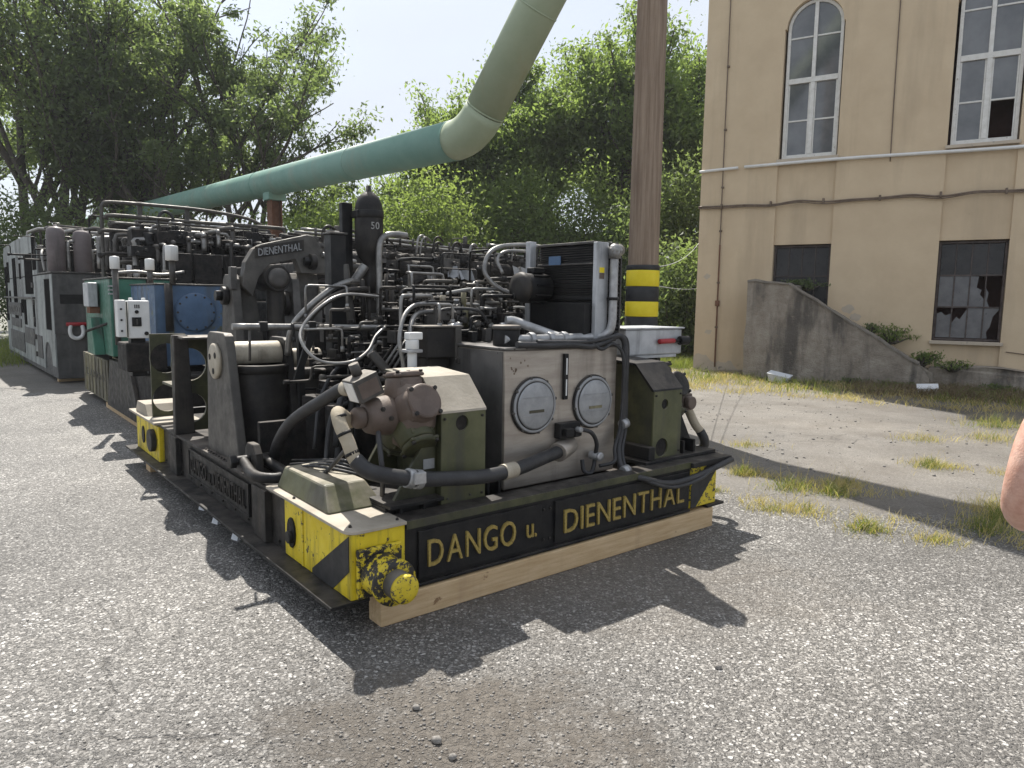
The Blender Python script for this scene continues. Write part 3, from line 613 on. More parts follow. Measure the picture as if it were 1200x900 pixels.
lg = MB(); 
xs = [3.2 + i * .3 for i in range(24)]
tops = [(x, .42 + .06 * math.sin(x * 3.1) + r2.uniform(-.04, .04)) for x in xs]
lg.prism([(3.3, -.02)] + tops[1:] + [(10.4, -.02)], .5, 1.045, 'sz')
ld = tag(lg.build('rubble_ledge', 'concrete', None), 'low broken concrete ledge under the right barred window', 'ledge'); ld.location = R0; ld.rotation_euler = (0, 0, WY)
for v in ld.data.vertices:
    v.co.y += .05 * math.sin(v.co.x * 5) if v.co.y < .6 else 0

# ------------------------------------------------------------------ wooden pole and wires
pole = thing('wooden_pole', 'tall brown wooden pole with yellow and black warning bands', 'pole', (1.704, 9.47, 0))
prof = [(.205, 0), (.205, .3)] + [(.204 - .0014 * i, .3 + i * .5) for i in range(1, 20)]
pb_ = MB().lathe(prof, n=28); r2 = random.Random(3)
for i, v in enumerate(pb_.v):
    k = i % 28; d = 1 + .018 * math.sin(k * 2.3) + .01 * math.sin(k * 5.1); pb_.v[i] = (v[0] * d, v[1] * d, v[2])
pb_.build('shaft', 'pole_wood', pole)
for k, (za, zb, m) in enumerate([(.7, 1.425, 'band_black'), (1.432, 1.628, 'band_yellow'), (1.63, 1.823, 'band_black'), (1.825, 2.035, 'band_yellow'), (2.032, 2.10, 'band_black')]):
    MB().lathe([(.212, za), (.216, za + .01), (.216, zb - .01), (.212, zb)], n=32).build('warning_band', m, pole)
def wire(lab, a, b, sag, r=.0045):
    a, b = Vector(a), Vector(b); pts = [a.lerp(b, i / 8) + Vector((0, 0, -sag * 4 * (i / 8) * (1 - i / 8))) for i in range(9)]
    o = rod('wire', 'white_conduit', None, [p - a for p in pts], r, 6, 2); o.location = a; return tag(o, lab, 'wire', 'wires from pole to building')
wire('upper pale wire rising from the pole to the building corner', (1.9, 9.5, 2.09), (4.40, 17.2, 3.05), .12)
wire('lower pale wire strung level between pole and building', (1.9, 9.5, 1.84), (4.40, 17.2, 1.98), .03)

# ------------------------------------------------------------------ overhead pipe on supports
op = thing('overhead_pipe', 'big green overhead pipe that bends upward across the sky', 'pipe', (-.77, 13, 0))
BZ = 4.5; far = Vector((-5.68, 6.5, .2)); up = Vector((1.253, -1.064, 2.08))
def L_(p): return tuple(p)
far_u = far.normalized(); up_u = up.normalized(); B0 = Vector((0, 0, BZ))
MB().tube([B0 + far_u * .5, B0 + far * 1, B0 + far * 2, B0 + far * 4.6], .355, 32, 2, False).build('straight_run', 'pipe_teal', op)
arc = []
for i in range(9):
    t = i / 8; p0, p1, p2 = B0 + far_u * .5, B0, B0 + up_u * .5; arc.append((1 - t) ** 2 * p0 + 2 * t * (1 - t) * p1 + t * t * p2)
MB().tube(arc, .356, 32, 1, False).build('elbow', 'pipe_sage', op)
MB().tube([B0 + up_u * .5, B0 + up * 1, B0 + up * 2, B0 + up * 4], .355, 32, 2, False).build('rising_run', 'pipe_sage', op)
for q, dd, m in ((far_u, .5, 'pipe_teal'), (up_u, .51, 'pipe_sage'), (far_u, 4.2, 'pipe_teal'), (far_u, 9.5, 'pipe_teal'), (up_u, 2.3, 'pipe_sage')):
    MB().cyl(B0 + q * (dd - .012), B0 + q * (dd + .012), .363, n=32).build('weld_seam', m, op)
for lab, k in (('rusty brown column carrying the green pipe behind the machines', 1.0),):
    p = far * k; ps = thing('pipe_support', lab, 'column', (-.77 + p.x, 13 + p.y, 0), math.atan2(far.y, far.x))
    ztop = BZ + p.z - .355
    m = MB(); m.bx(-.15, .15, -.15, -.125, 0, ztop - .14); m.bx(-.15, .15, .125, .15, 0, ztop - .14); m.bx(-.012, .012, -.1248, .1248, 0, ztop - .14); m.build('column', 'rust', ps)
    box('saddle', 'pipe_teal', ps, -.2, .2, -.24, .24, ztop - .139, ztop + .06, .01); box('base_plate', 'rust', ps, -.25, .25, -.25, .25, .002, .03, .004)

# ------------------------------------------------------------------ front hydraulic platform (local s, t, z)
PO = (-.6137, 3.3563, 0); PY = R(39)
hp = thing('hydraulic_platform', 'dark steel hydraulic platform with steel tank and yellow corners, nearest machine', 'machine', PO, PY)
# frame
box('deck_plate', 'grimy_black', hp, -.1, 2.66, .08, 4.55, .40, .44, .004)
fbm = MB(); fbm.bx(.122, 2.42, .012, .05, .165, .462); fbm.bx(.122, 2.42, -.004, .14, .4625, .508); fbm.bx(.122, 2.42, -.004, .11, .148, .1645)
front = fbm.build('front_beam', 'black_steel', hp, .004)
box('top_strip', 'olive_dark', front, .124, 2.418, -.0075, -.0042, .4645, .506, 0)
p1 = box('name_plate', 'black_steel', front, .195, 1.02, -.004, .0115, .19, .44, .003)
p2 = box('name_plate', 'black_steel', front, 1.13, 2.40, -.004, .0115, .185, .438, .003)
yf = lambda a, z: (a, -.008, z)
lettering('DANGO', .245, .822, .248, .148, 'brass_letter', p1, yf, FRONT, .009, .16)
lettering('u.', .905, .98, .262, .125, 'brass_letter', p1, yf, FRONT, .006, .06)
lettering('DIENENTHAL', 1.195, 2.33, .236, .15, 'brass_letter', p2, yf, FRONT, .009, .15)
bolts(front, [(x, .011, z) for x in (1.05, 1.1) for z in (.22, .4)], .008, '-y')
# left side beam
sb = MB(); sb.bx(-.16, -.13, .83, 3.62, .166, .478); sb.bx(-.19, -.02, .83, 4.5, .4785, .5)
side = sb.build('side_beam', 'dark_steel', hp, .004)
fl = MB(); fl.bx(-.285, -.08, -.005, 4.62, .147, .1655); fl.build('bottom_flange', 'black_steel', hp, .004)
pl = box('name_plate', 'black_steel', side, -.172, -.161, 1.42, 2.78, .225, .44, .003)
MB().bx(-.18, -.1725, 1.42, 2.78, .43, .44).bx(-.18, -.1725, 1.42, 2.78, .225, .235).bx(-.18, -.1725, 1.42, 1.43, .2352, .4298).bx(-.18, -.1725, 2.77, 2.78, .2352, .4298).build('plate_rim', 'black_steel', pl)
lettering('DANGO u. DIENENTHAL', 2.72, 1.48, .268, .125, 'dark_steel', pl, lambda a, z: (-.175, a, z), LEFT, .009, .14)
for t0 in (1.06, 3.05): box('stiffener', 'dark_steel', side, -.205, -.1605, t0, t0 + .22, .167, .477, .004)
box('right_beam', 'black_steel', hp, 2.66, 2.70, .76, 4.5, .15, .5); box('rear_beam', 'black_steel', hp, -.1, 2.66, 4.5, 4.55, .15, .5)
for t0 in (1.5, 2.6, 3.6): box('cross_member', 'grimy_black', hp, -.128, 2.655, t0, t0 + .12, .17, .395)
# corner blocks
def corner(x0, x1, t0, t1, z0, z1, m): return box('corner_block', m, hp, x0, x1, t0, t1, z0, z1, .008)
cl = corner(-.18, .119, 0, .82, .167, .494, 'yellow_paint')
MB().prism([(.012, .485), (.44, .2), (.44, .172), (.19, .172), (.012, .31)], -.1835, -.1805, 'tz').build('black_stripe', 'band_black', cl)
MB().bx(-.186, -.1805, .552, .572, .175, .49).build('weld_seam', 'worn_yellow', cl)
hk = [(.71 + .055 * math.cos(a), .32 + .085 * math.sin(a)) for a in [6.283 * i / 14 for i in range(14)]]
MB().prism(hk, -.19, -.1805, 'tz').build('lifting_eye', 'grimy_black', cl)
drum('eye_pin', 'black_steel', cl, (-.18, .70, .30), (-.215, .70, .30), .035)
bs = box('pin_flange', 'black_yellow', cl, -.155, .085, -.028, -.001, .175, .42, .008)
drum('pin_barrel', 'black_yellow', cl, (-.04, -.028, .285), (-.04, -.155, .285), .106, .10)
MB().lathe([(.10, 0), (.112, .006), (.112, .028), (.075, .03)], (-.04, -.150, .285), (0, -1, 0), 28).build('barrel_collar', 'black_yellow', cl)
drum('pin', 'brown_grey_steel', cl, (-.04, -.17, .285), (-.04, -.255, .285), .068)
MB().lathe([(.069, 0), (.069, .02), (.058, .034), (.03, .036)], (-.04, -.2555, .285), (0, -1, 0), 28).build('pin_cap', 'worn_yellow', cl)
bolts(cl, [(-.135, -.028, .395), (.065, -.028, .395), (-.135, -.028, .195), (.065, -.028, .195)], .013, '-y', 'worn_yellow')
cr_ = corner(2.421, 2.72, 0, .75, .166, .462, 'worn_yellow')
MB().prism([(2.423, .22), (2.423, .33), (2.60, .46), (2.718, .46), (2.718, .42), (2.48, .168), (2.423, .168)], -.0045, -.0015, 'sz').build('black_stripe', 'band_black', cr_)
box('corner_lid', 'black_steel', hp, 2.40, 2.86, -.03, .80, .4635, .502, .006)
box('flange', 'black_steel', hp, 2.60, 2.80, -.02, 4.55, .146, .1645, .004)
cf = corner(-.2, .1, 3.63, 4.5, .167, .477, 'yellow_paint')
MB().prism([(4.2 + .05 * math.cos(a), .33 + .08 * math.sin(a)) for a in [6.283 * i / 12 for i in range(12)]], -.21, -.2005, 'tz').build('lifting_eye', 'grimy_black', cf)
drum('side_boss', 'dark_steel', cf, (-.2, 3.8, .34), (-.245, 3.8, .34), .1)
box('corner_lid', 'dusty_cream', cf, -.24, .15, 3.6, 4.62, .501, .522, .004)
MB().prism([(4.0, .523), (4.5, .523), (4.42, .62), (4.1, .62)], -.2, .12, 'tz').build('pad', 'dusty_cream', cf)
# left corner lid with raised cover
lid = MB(); pts = [(.119, -.018)] + [(-.135 + .065 * math.cos(a), .047 + .065 * math.sin(a)) for a in [-math.pi / 2 - math.pi / 2 * i / 7 for i in range(8)]] + [(-.2, 1.05), (.119, 1.05)]
lid.prism(pts, .495, .512, 'st'); ld_ = lid.build('corner_lid', 'dusty_cream', hp, .003)
def frustum(b, tpp, z0, z1):
    (x0, x1, y0, y1), (a0, a1, b0, b1) = b, tpp
    return MB().add([(x0, y0, z0), (x1, y0, z0), (x1, y1, z0), (x0, y1, z0), (a0, b0, z1), (a1, b0, z1), (a1, b1, z1), (a0, b1, z1)],
                    [(3, 2, 1, 0), (4, 5, 6, 7), (0, 1, 5, 4), (1, 2, 6, 5), (2, 3, 7, 6), (3, 0, 4, 7)])
frustum((-.155, .17, .30, 1.0), (-.115, .12, .43, .97), .5125, .635).build('raised_cover', 'olive_paint', ld_, .012)
bolts(ld_, [(-.15, .06, .512), (.09, .03, .512), (-.17, .7, .512)], .009, 'z')
# shackle on the side beam
shk = rod('shackle', 'black_steel', hp, [(-.18, 1.50, .575), (-.19, 1.40, .56), (-.205, 1.27, .545), (-.19, 1.15, .54), (-.115, 1.08, .54), (-.04, 1.15, .54), (-.025, 1.27, .545), (-.04, 1.40, .56), (-.05, 1.50, .575)], .033, 12)
drum('shackle_pin', 'black_steel', shk, (-.25, 1.5, .58), (.0, 1.5, .58), .03); drum('shackle_nut', 'black_steel', shk, (-.265, 1.5, .58), (-.225, 1.5, .58), .047, n=6)
MB().prism([(1.36, .5), (1.60, .5), (1.58, .64), (1.54, .685), (1.44, .685), (1.39, .63)], -.14, -.09, 'tz').build('lifting_lug', 'dark_steel', shk, .008)
# tank
TX0, TX1, TY0, TY1, TZ0, TZ1 = .978, 1.948, .30, .96, .46, 1.312
tank = box('oil_tank', 'stainless', hp, TX0, TX1, TY0, TY1, TZ0, TZ1, .01)
box('tank_side', 'stainless_dark', tank, TX0 - .004, TX0 - .001, TY0 + .02, TY1 - .02, TZ0 + .02, TZ1 - .01, 0)
box('tank_lid', 'stainless_dark', tank, TX0 - .012, TX1 + .012, TY0 - .012, TY1 + .012, TZ1 + .001, TZ1 + .016, .003)
for cx, cz in ((1.203, .966), (1.716, .952)):
    h = MB().lathe([(.18, 0), (.18, .008), (.172, .012)], (cx, TY0 - .0005, cz), (0, -1, 0), 48).build('hatch', 'dark_steel', tank)
    MB().lathe([(.17, 0), (.17, .009), (.165, .012), (.15, .012), (.147, .006)], (cx, TY0 - .0126, cz), (0, -1, 0), 48).build('cover_ring', 'hatch_cover', h); MB().lathe([(.152, 0), (.152, .0025), (.1465, .003)], (cx, TY0 - .0248, cz), (0, -1, 0), 48).build('ring_groove', 'dark_steel', h)
    MB().lathe([(.1462, 0), (.1462, .008), (.135, .012), (.02, .014)], (cx, TY0 - .022, cz), (0, -1, 0), 40).build('cover_disc', 'hatch_cover', h)
    for dz in (.055, -.055): box('rib', 'hatch_cover', h, cx - .11, cx + .11, TY0 - .0385, TY0 - .0358, cz + dz - .002, cz + dz + .002, 0)
    box('type_mark', 'stained_cream', h, cx - .06, cx + .06, TY0 - .0378, TY0 - .0362, cz - .042, cz - .024, 0)
    bolts(h, ringpts((cx, TY0 - .012, cz), .172, 8, 'sz', .2), .011, '-y', 'mid_steel')
sg = box('level_gauge', 'black_steel', tank, 1.443, 1.478, TY0 - .022, TY0 - .001, .985, 1.278, .004)
for za, zb in ((1.01, 1.115), (1.145, 1.25)): box('gauge_glass', 'white_plastic', sg, 1.455, 1.466, TY0 - .0245, TY0 - .0222, za, zb, .002)
fit = MB().cyl((1.36, .235, .66), (1.52, .30, .685), .062, n=20).build('suction_flange', 'stainless', tank, .004)
bl = MB().bx(1.38, 1.56, .24, .298, .74, .84).bx(1.40, 1.47, .2, .239, .76, .81).bx(1.49, 1.55, .215, .2385, .75, .8); bl.build('valve_block', 'black_steel', tank, .006)
drum('valve_tip', 'galvanised', tank, (1.50, .215, .80), (1.50, .17, .80), .018, n=12)
rod('drain_hose', 'rubber', tank, [(1.52, .2, .80), (1.60, .18, .77), (1.67, .2, .69), (1.70, .24, .60), (1.69, .24, .53), (1.64, .22, .49), (1.60, .24, .51), (1.60, .26, .58)], .014)
drum('drain_cock', 'galvanised', tank, (1.69, .28, .60), (1.71, .21, .595), .028, n=14); MB().lathe([(.03, 0), (.03, .012), (.012, .012)], (1.71, .2095, .595), (0, -1, 0), 16).build('cock_ring', 'galvanised', tank)
# dirt spots on tank corner
for k in range(11):
    x, z, r_ = 1.01 + .15 * rng.random(), 1.17 + .11 * rng.random(), rng.uniform(.003, .011)
    MB().prism([(x + r_ * (.7 + .5 * rng.random()) * math.cos(a), z + r_ * (.8 + .6 * rng.random()) * math.sin(a)) for a in [6.283 * i / 9 for i in range(9)]], TY0 - .0012, TY0 - .0004, 'sz').build('oil_spot', 'brown_cable', tank)
# things on the tank lid
can = drum('filler_pot', 'black_steel', hp, (1.12, .47, TZ1 + .017), (1.12, .47, 1.43), .085); MB().lathe([(.092, 0), (.092, .02), (.08, .026)], (1.12, .47, 1.431), n=28).build('pot_lid', 'mid_steel', can)
rod('return_pipe', 'galvanised', hp, [(1.06, .42, 1.372), (1.25, .42, 1.368), (1.50, .42, 1.368), (1.70, .40, 1.372), (1.80, .36, 1.375), (1.865, .32, 1.40), (1.885, .30, 1.46), (1.886, .295, 1.6), (1.887, .295, 1.80), (1.888, .295, 1.90)], .028, 14)
for x in (1.28, 1.44, 1.56): drum('pipe_coupling', 'galvanised', hp, (x - .02, .42, 1.368), (x + .02, .42, 1.368), .045, n=8)
drum('pipe_clamp', 'black_steel', hp, (1.885, .295, 1.62), (1.885, .295, 1.64), .042)
rod('return_pipe', 'galvanised', hp, [(1.60, .45, 1.36), (1.50, .62, 1.42), (1.42, .75, 1.47), (1.36, .78, 1.475)], .03, 12)
MB().cyl((1.888, .295, 1.895), (1.888, .295, 1.965), .042, n=8).cyl((1.888, .29, 1.945), (1.97, .33, 1.955), .04, n=16).sphere((1.888, .295, 1.95), .043).build('elbow_union', 'pipe_steel', hp)
rod('cable_bundle', 'rubber', hp, [(1.05, .28, 1.345), (1.30, .272, 1.335), (1.50, .27, 1.335), (1.66, .272, 1.32), (1.80, .272, 1.345), (1.92, .27, 1.385), (1.972, .262, 1.345), (1.978, .255, 1.25), (1.974, .25, 1.06), (1.968, .25, .78), (1.90, .22, .62), (1.84, .11, .50), (1.895, -.028, .465), (2.15, -.036, .40), (2.43, -.04, .41), (2.84, -.04, .475)], .021, 10)
rod('cable', 'rubber', hp, [(1.2, .27, 1.36), (1.6, .265, 1.35), (1.83, .262, 1.375), (1.945, .262, 1.385), (2.005, .26, 1.32), (2.006, .26, 1.06), (2.0, .25, .76), (1.92, .2, .60), (1.87, .09, .49), (1.93, -.05, .44), (2.16, -.055, .375), (2.43, -.06, .39), (2.62, -.05, .45)], .013, 8)
rod('cable', 'rubber', hp, [(1.66, .27, 1.35), (1.75, .255, 1.30), (1.87, .262, 1.33), (1.955, .245, 1.22), (1.945, .245, .8), (1.86, .215, .64), (1.80, .16, .56), (1.70, .2, .535)], .012, 8)
for p in ((1.968, .24, .78), (1.84, .10, .50)): MB().cyl((p[0] - .02, p[1], p[2]), (p[0] + .03, p[1], p[2] + .01), .034, n=14).build('cable_tie', 'galvanised', hp)
# oil cooler on the tank
oc = box('oil_cooler', 'cooler_fins', hp, 1.79, 2.0, .375, .93, 1.39, 1.99, .004)
box('end_plate', 'silver_paint', oc, 1.765, 1.875, .335, .372, 1.345, 2.0, .004)
for z in [1.40 + i * .0295 for i in range(20)]: box('fin', 'black_steel', oc, 1.885, 1.998, .345, .3735, z, z + .012, 0)
for z in [1.61 + i * .0155 for i in range(24)]: box('side_fin', 'dark_steel', oc, 1.779, 1.789, .38, .925, z, z + .005, 0)
box('rim', 'mid_steel', oc, 2.0005, 2.014, .34, .94, 1.36, 2.0, .003); box('top_rail', 'mid_steel', oc, 1.767, 2.013, .373, .94, 1.991, 2.008, .003); box('foot_rail', 'mid_steel', oc, 1.767, 2.013, .373, .94, 1.34, 1.388, .003)
box('mid_rail', 'black_steel', oc, 1.762, 1.774, .373, .93, 1.62, 1.64, .002); box('mid_rail', 'mid_steel', oc, 1.762, 1.774, .373, .93, 1.855, 1.868, .002)
box('warning_label', 'band_yellow', oc, 1.79, 1.835, .333, .3348, 1.80, 1.835, 0); box('warning_label', 'brown_primer', oc, 1.79, 1.835, .333, .3348, 1.76, 1.798, 0)
fm = drum('fan_motor', 'black_steel', oc, (1.76, .84, 1.70), (1.56, .84, 1.70), .10, n=28)
for i in range(9): MB().bx(1.60, 1.74, -.005, .005, .097, .114, Matrix.Translation((0, .84, 1.70)) @ Matrix.Rotation(i * .7, 4, 'X')).build('cooling_rib', 'black_steel', fm)
MB().lathe([(.102, 0), (.108, .015), (.098, .05), (.05, .06)], (1.56, .84, 1.70), (-1, 0, 0), 28).build('fan_cowl', 'dark_steel', fm); box('terminal_box', 'black_steel', fm, 1.62, 1.72, .80, .88, 1.80, 1.84)
box('lower_shroud', 'black_steel', oc, 1.70, 1.761, .375, .93, 1.391, 1.60, .004)
box('side_post', 'silver_paint', oc, 1.70, 1.76, .94, .99, 1.36, 2.03, .004)
MB().bx(1.755, 1.762, .68, .80, 1.86, 1.92).build('blue_sign', 'blue_paint', oc)
rod('bleed_pipe', 'pipe_steel', hp, [(1.9, 1.0, 2.0), (1.8, 1.1, 2.02), (1.6, 1.15, 2.0), (1.46, 1.12, 1.93), (1.42, 1.1, 1.80), (1.50, 1.05, 1.70), (1.58, 1.0, 1.66)], .016)
rod('bleed_pipe', 'pipe_steel', hp, [(1.75, 1.04, 1.97), (1.60, 1.10, 1.96), (1.53, 1.1, 1.90), (1.54, 1.05, 1.80)], .012)
# pump housings
def housing(x0, x1, holes, side, tm='dusty_cream'):
    y0, y1 = .15, .78; prof = [(y0, .5), (y0, 1.0), (y0 + .17, 1.175), (y1, 1.2), (y1, .5)]
    b = MB().prism([(y0 + .012, .46), (y0 + .012, .99), (y0 + .17, 1.165), (y1, 1.19), (y1, .46)], x0 + .006, x1 - .006, 'tz').build('pump_housing', 'olive_dark', hp, .006)
    fp = MB(); zs = [.46] + [(holes[i][1] + holes[i + 1][1]) / 2 for i in range(len(holes) - 1)] + [1.0]
    for (hx, hz, hr), za, zb in zip(holes, zs[:-1], zs[1:]): fp.holed(x0, x1, za, zb, hx, hz, hr, y0, y0 + .0115, 'sz', 28)
    fp.build('front_plate', 'olive_paint', b)
    MB().prism([(y0 - .004, 1.0), (y0 - .001, 1.012), (y0 + .168, 1.183), (y0 + .5, 1.205), (y0 + .5, 1.1915), (y0 + .172, 1.1685), (y0 + .0125, .999)], x0 - .012, x1 + .004, 'tz').build('top_cover', tm, b)
    for (hx, hz, hr) in holes: drum('painted_hole_dark', 'grimy_black', b, (hx, y0 + .0118, hz), (hx, y0 + .0119 + .002, hz), hr * .98, bevel=0)  # black discs put the shade inside the holes into colour
    return b
hl = housing(.43, .724, [(.565, .94, .042)], -1)
MB().prism([(.428, .97), (.428, .46), (.13, .46), (.16, .54)], .20, .225, 'sz').build('gusset', 'olive_dark', hl, .003)
MB().prism([(.428, .97), (.428, .46), (.13, .46), (.16, .54)], .62, .645, 'sz').build('gusset', 'olive_dark', hl, .003)
box('data_plate', 'hatch_cover', hl, .345, .415, .194, .1985, .70, .755, .001)
for x in (.16, .30): MB().bx(x, x + .015, .12, .30, .442, .555).build('rib', 'black_steel', hl)
box('base_plate', 'black_steel', hl, .1, .80, .11, .80, .4405, .462, .004); box('plinth', 'black_steel', hl, .1, .424, .17, .72, .4625, .534, .004)
box('upper_base', 'black_steel', hl, .1, .428, .115, .72, .535, .556, .004)
for x in (.78, .86): MB().bx(x, x + .015, .20, .34, .4405, .60).build('rib', 'black_steel', hl)
bolts(hl, [(.62, .149, .53), (.47, .149, .53)], .007, '-y', 'mid_steel')
hr = housing(2.17, 2.475, [(2.27, .60, .066), (2.29, .905, .036)], 1, 'black_steel')  # black top cover: shade of the switch box put into its colour
MB().prism([(2.48, .99), (2.48, .46), (2.78, .46), (2.74, .56)], .24, .265, 'sz').build('gusset', 'black_steel', hr, .003)
MB().prism([(2.48, .99), (2.48, .46), (2.78, .46), (2.74, .56)], .62, .645, 'sz').build('gusset', 'black_steel', hr, .003)
box('base_plate', 'black_steel', hr, 2.05, 2.84, .10, .82, .503, .528, .004); box('data_plate', 'hatch_cover', hr, 2.52, 2.575, .235, .2385, .80, .83, .001)
box('foot', 'black_steel', hr, 2.10, 2.168, .12, .5, .529, .62); MB().bx(2.50, 2.52, .14, .235, .529, .62).bx(2.62, 2.64, .14, .235, .529, .62).build('rib', 'black_steel', hr)
# radial piston motors
def radial_motor(cx, cy, cz, sg, m):
    b = MB().lathe([(.10, -.02), (.17, 0), (.19, .05), (.19, .13), (.16, .17), (.09, .19)], (cx, cy, cz), (sg, 0, 0), 28).build('hydraulic_motor', m, hp, .004)
    px = cx + sg * .09
    for i in range(5):
        a = math.pi / 2 + i * 2 * math.pi / 5 - .12; d = Vector((0, math.cos(a), math.sin(a))); c = Vector((px, cy, cz))
        w = Vector((0, -math.sin(a), math.cos(a))); X = Vector((1, 0, 0))
        q = Matrix((X, w, d)).transposed().to_4x4(); q.translation = c
        lm_ = m if i < 2 else 'olive_dark'
        lb = MB().cyl(c + d * .08, c + d * .20, .118, .098, 28).bx(-.07, .07, -.09, .09, .12, .185, q); lb.build('cylinder_lobe', lm_, b, .014)
        cv = MB().cyl(c + d * .2005, c + d * .232, .102, .094, 28).bx(-.088, .088, -.082, .082, .2008, .222, q).build('lobe_cover', lm_, b, .016)
        for ux in (-.072, .072):
            for uw in (-.066, .066):
                p = c + X * ux + w * uw; MB().cyl(p + d * .2225, p + d * .236, .012, n=6).build('bolt', 'dark_steel', cv)
    dx = cx + sg * .18
    db = MB().lathe([(.10, 0), (.108, .03), (.10, .10), (.085, .15), (.06, .165)], (dx, cy, cz), (sg, 0, 0), 26).build('distributor', m, b)
    MB().lathe([(.052, 0), (.056, .01), (.056, .045), (.046, .058), (.02, .06)], (dx + sg * .166, cy, cz), (sg, 0, 0), 22).build('end_cap', m, b)
    bolts(b, ringpts((dx + sg * .06, cy - .105, cz), .0, 1, 'sz') + [(dx + sg * .1, cy - .088, cz + .05)], .013, '-y', 'dark_steel')
    return b
ml = radial_motor(.425, .36, .985, -1, 'brown_primer')
for i, (x, y, z) in enumerate([(.11, .36, 1.115)]):
    q = Matrix.Translation((.09, .36, 1.13)) @ Matrix.Rotation(R(-22), 4, 'Y')
    vb_ = MB().bx(-.075, .07, -.07, .07, -.04, .085, q).build('valve_block', 'brown_grey_steel', ml, .006)
    MB().bx(-.0795, -.0755, -.05, .05, -.03, .075, q).build('label', 'white_plastic', vb_); MB().cyl(q @ Vector((.0, .02, .085)), q @ Vector((.0, .02, .15)), .028, .026, 16).build('plug', 'brown_grey_steel', vb_)
    MB().bx(-.06, .055, -.072, -.0705, -.02, .06, q).build('cover', 'brown_primer', vb_)
mr = radial_motor(2.50, .46, .93, 1, 'dark_steel')
MB().bx(2.68, 2.80, .30, .42, .80, .93).cyl((2.74, .30, .865), (2.74, .25, .865), .05, n=16).build('valve_block', 'brown_primer', mr, .008)
# hoses
H2 = [(.05, .44, .95), (-.04, .37, 1.01), (-.108, .27, 1.035), (-.126, .2, .985), (-.108, .16, .91), (-.09, .12, .825)]
rod('tan_sleeve', 'tan_wrap', hp, H2 + [(-.05, .085, .78)], .034, 16)
rod('suction_hose', 'rubber', hp, [(-.09, .12, .825), (-.05, .08, .776), (.038, .05, .742), (.217, .04, .70), (.432, .05, .669), (.672, .07, .643), (.909, .1, .643), (1.175, .18, .655), (1.40, .25, .665)], .04, 16)
for p, q_ in (((.15, .042, .715), (.185, .04, .705)), ((.20, .04, .702), (.235, .04, .695))): drum('hose_clamp', 'galvanised', hp, p, q_, .05, bevel=.002)
MB().bx(.16, .225, -.03, -.008, .69, .75).build('clamp_screw', 'galvanised', hp, .004); drum('hose_ferrule', 'pale_pin', hp, (.80, .085, .642), (.90, .1, .643), .046, bevel=.002)
for p in ((-.12, .18, .955), (-.10, .14, .86), (-.118, .235, 1.03)): drum('sleeve_tie', 'black_steel', hp, p, (p[0] + .004, p[1] - .006, p[2] - .014), .037, n=16, bevel=0)
rod('pressure_hose', 'rubber', hp, [(.08, 1.62, .46), (.03, 1.52, .56), (.0, 1.36, .70), (.0, 1.12, .87), (.06, .83, 1.02), (.10, .65, 1.105), (.10, .5, 1.12), (.09, .42, 1.13)], .036, 14)
drum('hose_fitting', 'pale_pin', hp, (.098, .62, 1.11), (.10, .55, 1.118), .042); drum('hose_fitting', 'galvanised', hp, (.10, .5, 1.12), (.09, .42, 1.13), .03)
rod('thin_hose', 'rubber', hp, [(.02, .85, .55), (.0, .6, .68), (-.02, .4, .80), (-.06, .2, .9)], .012)
rod('thin_hose', 'rubber', hp, [(.1, .2, .6), (.05, .1, .72), (.03, .08, .82), (.08, .2, .93)], .013)
for k in range(4): rod('floor_cable', 'rubber', hp, [(-.05 + .05 * k, 1.1 + .1 * k, .56), (-.02 + .06 * k, .85, .645 + .004 * k), (.08 + .03 * k, .6 + .05 * k, .65 + .004 * k), (.22, .5 + .1 * k, .6)], .009, 6)
rod('motor_hose', 'tan_wrap', hp, [(2.78, .40, .90), (2.86, .40, .82), (2.92, .36, .68), (2.955, .33, .62)], .034, 14)
rod('motor_hose', 'rubber', hp, [(2.955, .33, .62), (2.99, .31, .54), (3.0, .35, .47), (2.93, .5, .44)], .036, 14)
# silver switch box on the right
sbx = box('switch_box', 'silver_paint', hp, 2.36, 3.03, .60, .98, 1.205, 1.405, .012)
box('box_lid', 'silver_paint', sbx, 2.345, 3.045, .585, .995, 1.4055, 1.418, .003); box('box_lip', 'silver_paint', sbx, 2.38, 2.98, .61, .96, 1.18, 1.2045, .004)
drum('red_handle', 'red_paint', sbx, (2.72, .575, 1.31), (2.90, .575, 1.312), .02); drum('handle_stub', 'black_steel', sbx, (2.90, .58, 1.31), (2.98, .57, 1.312), .016); drum('knob', 'black_steel', sbx, (2.96, .57, 1.312), (3.045, .55, 1.316), .036)
for x in (2.5, 2.85): box('bracket', 'dark_steel', sbx, x, x + .05, .7, .78, .46, 1.179)
box('drip_tray', 'grimy_black', sbx, 2.42, 2.95, .82, 1.1, .95, 1.12, .02); box('warning_patch', 'band_yellow', sbx, 2.44, 2.56, .698, .6995, 1.11, 1.17, 0)
box('warning_patch', 'band_yellow', sbx, 2.42, 2.54, .80, .819, 1.06, 1.12, 0)
for k in range(5): drum('relay', 'grimy_black', sbx, (2.55 + .08 * k, .72 + .05 * (k % 2), 1.05 - .04 * (k % 3)), (2.55 + .08 * k, .8, 1.17), .045, n=12)
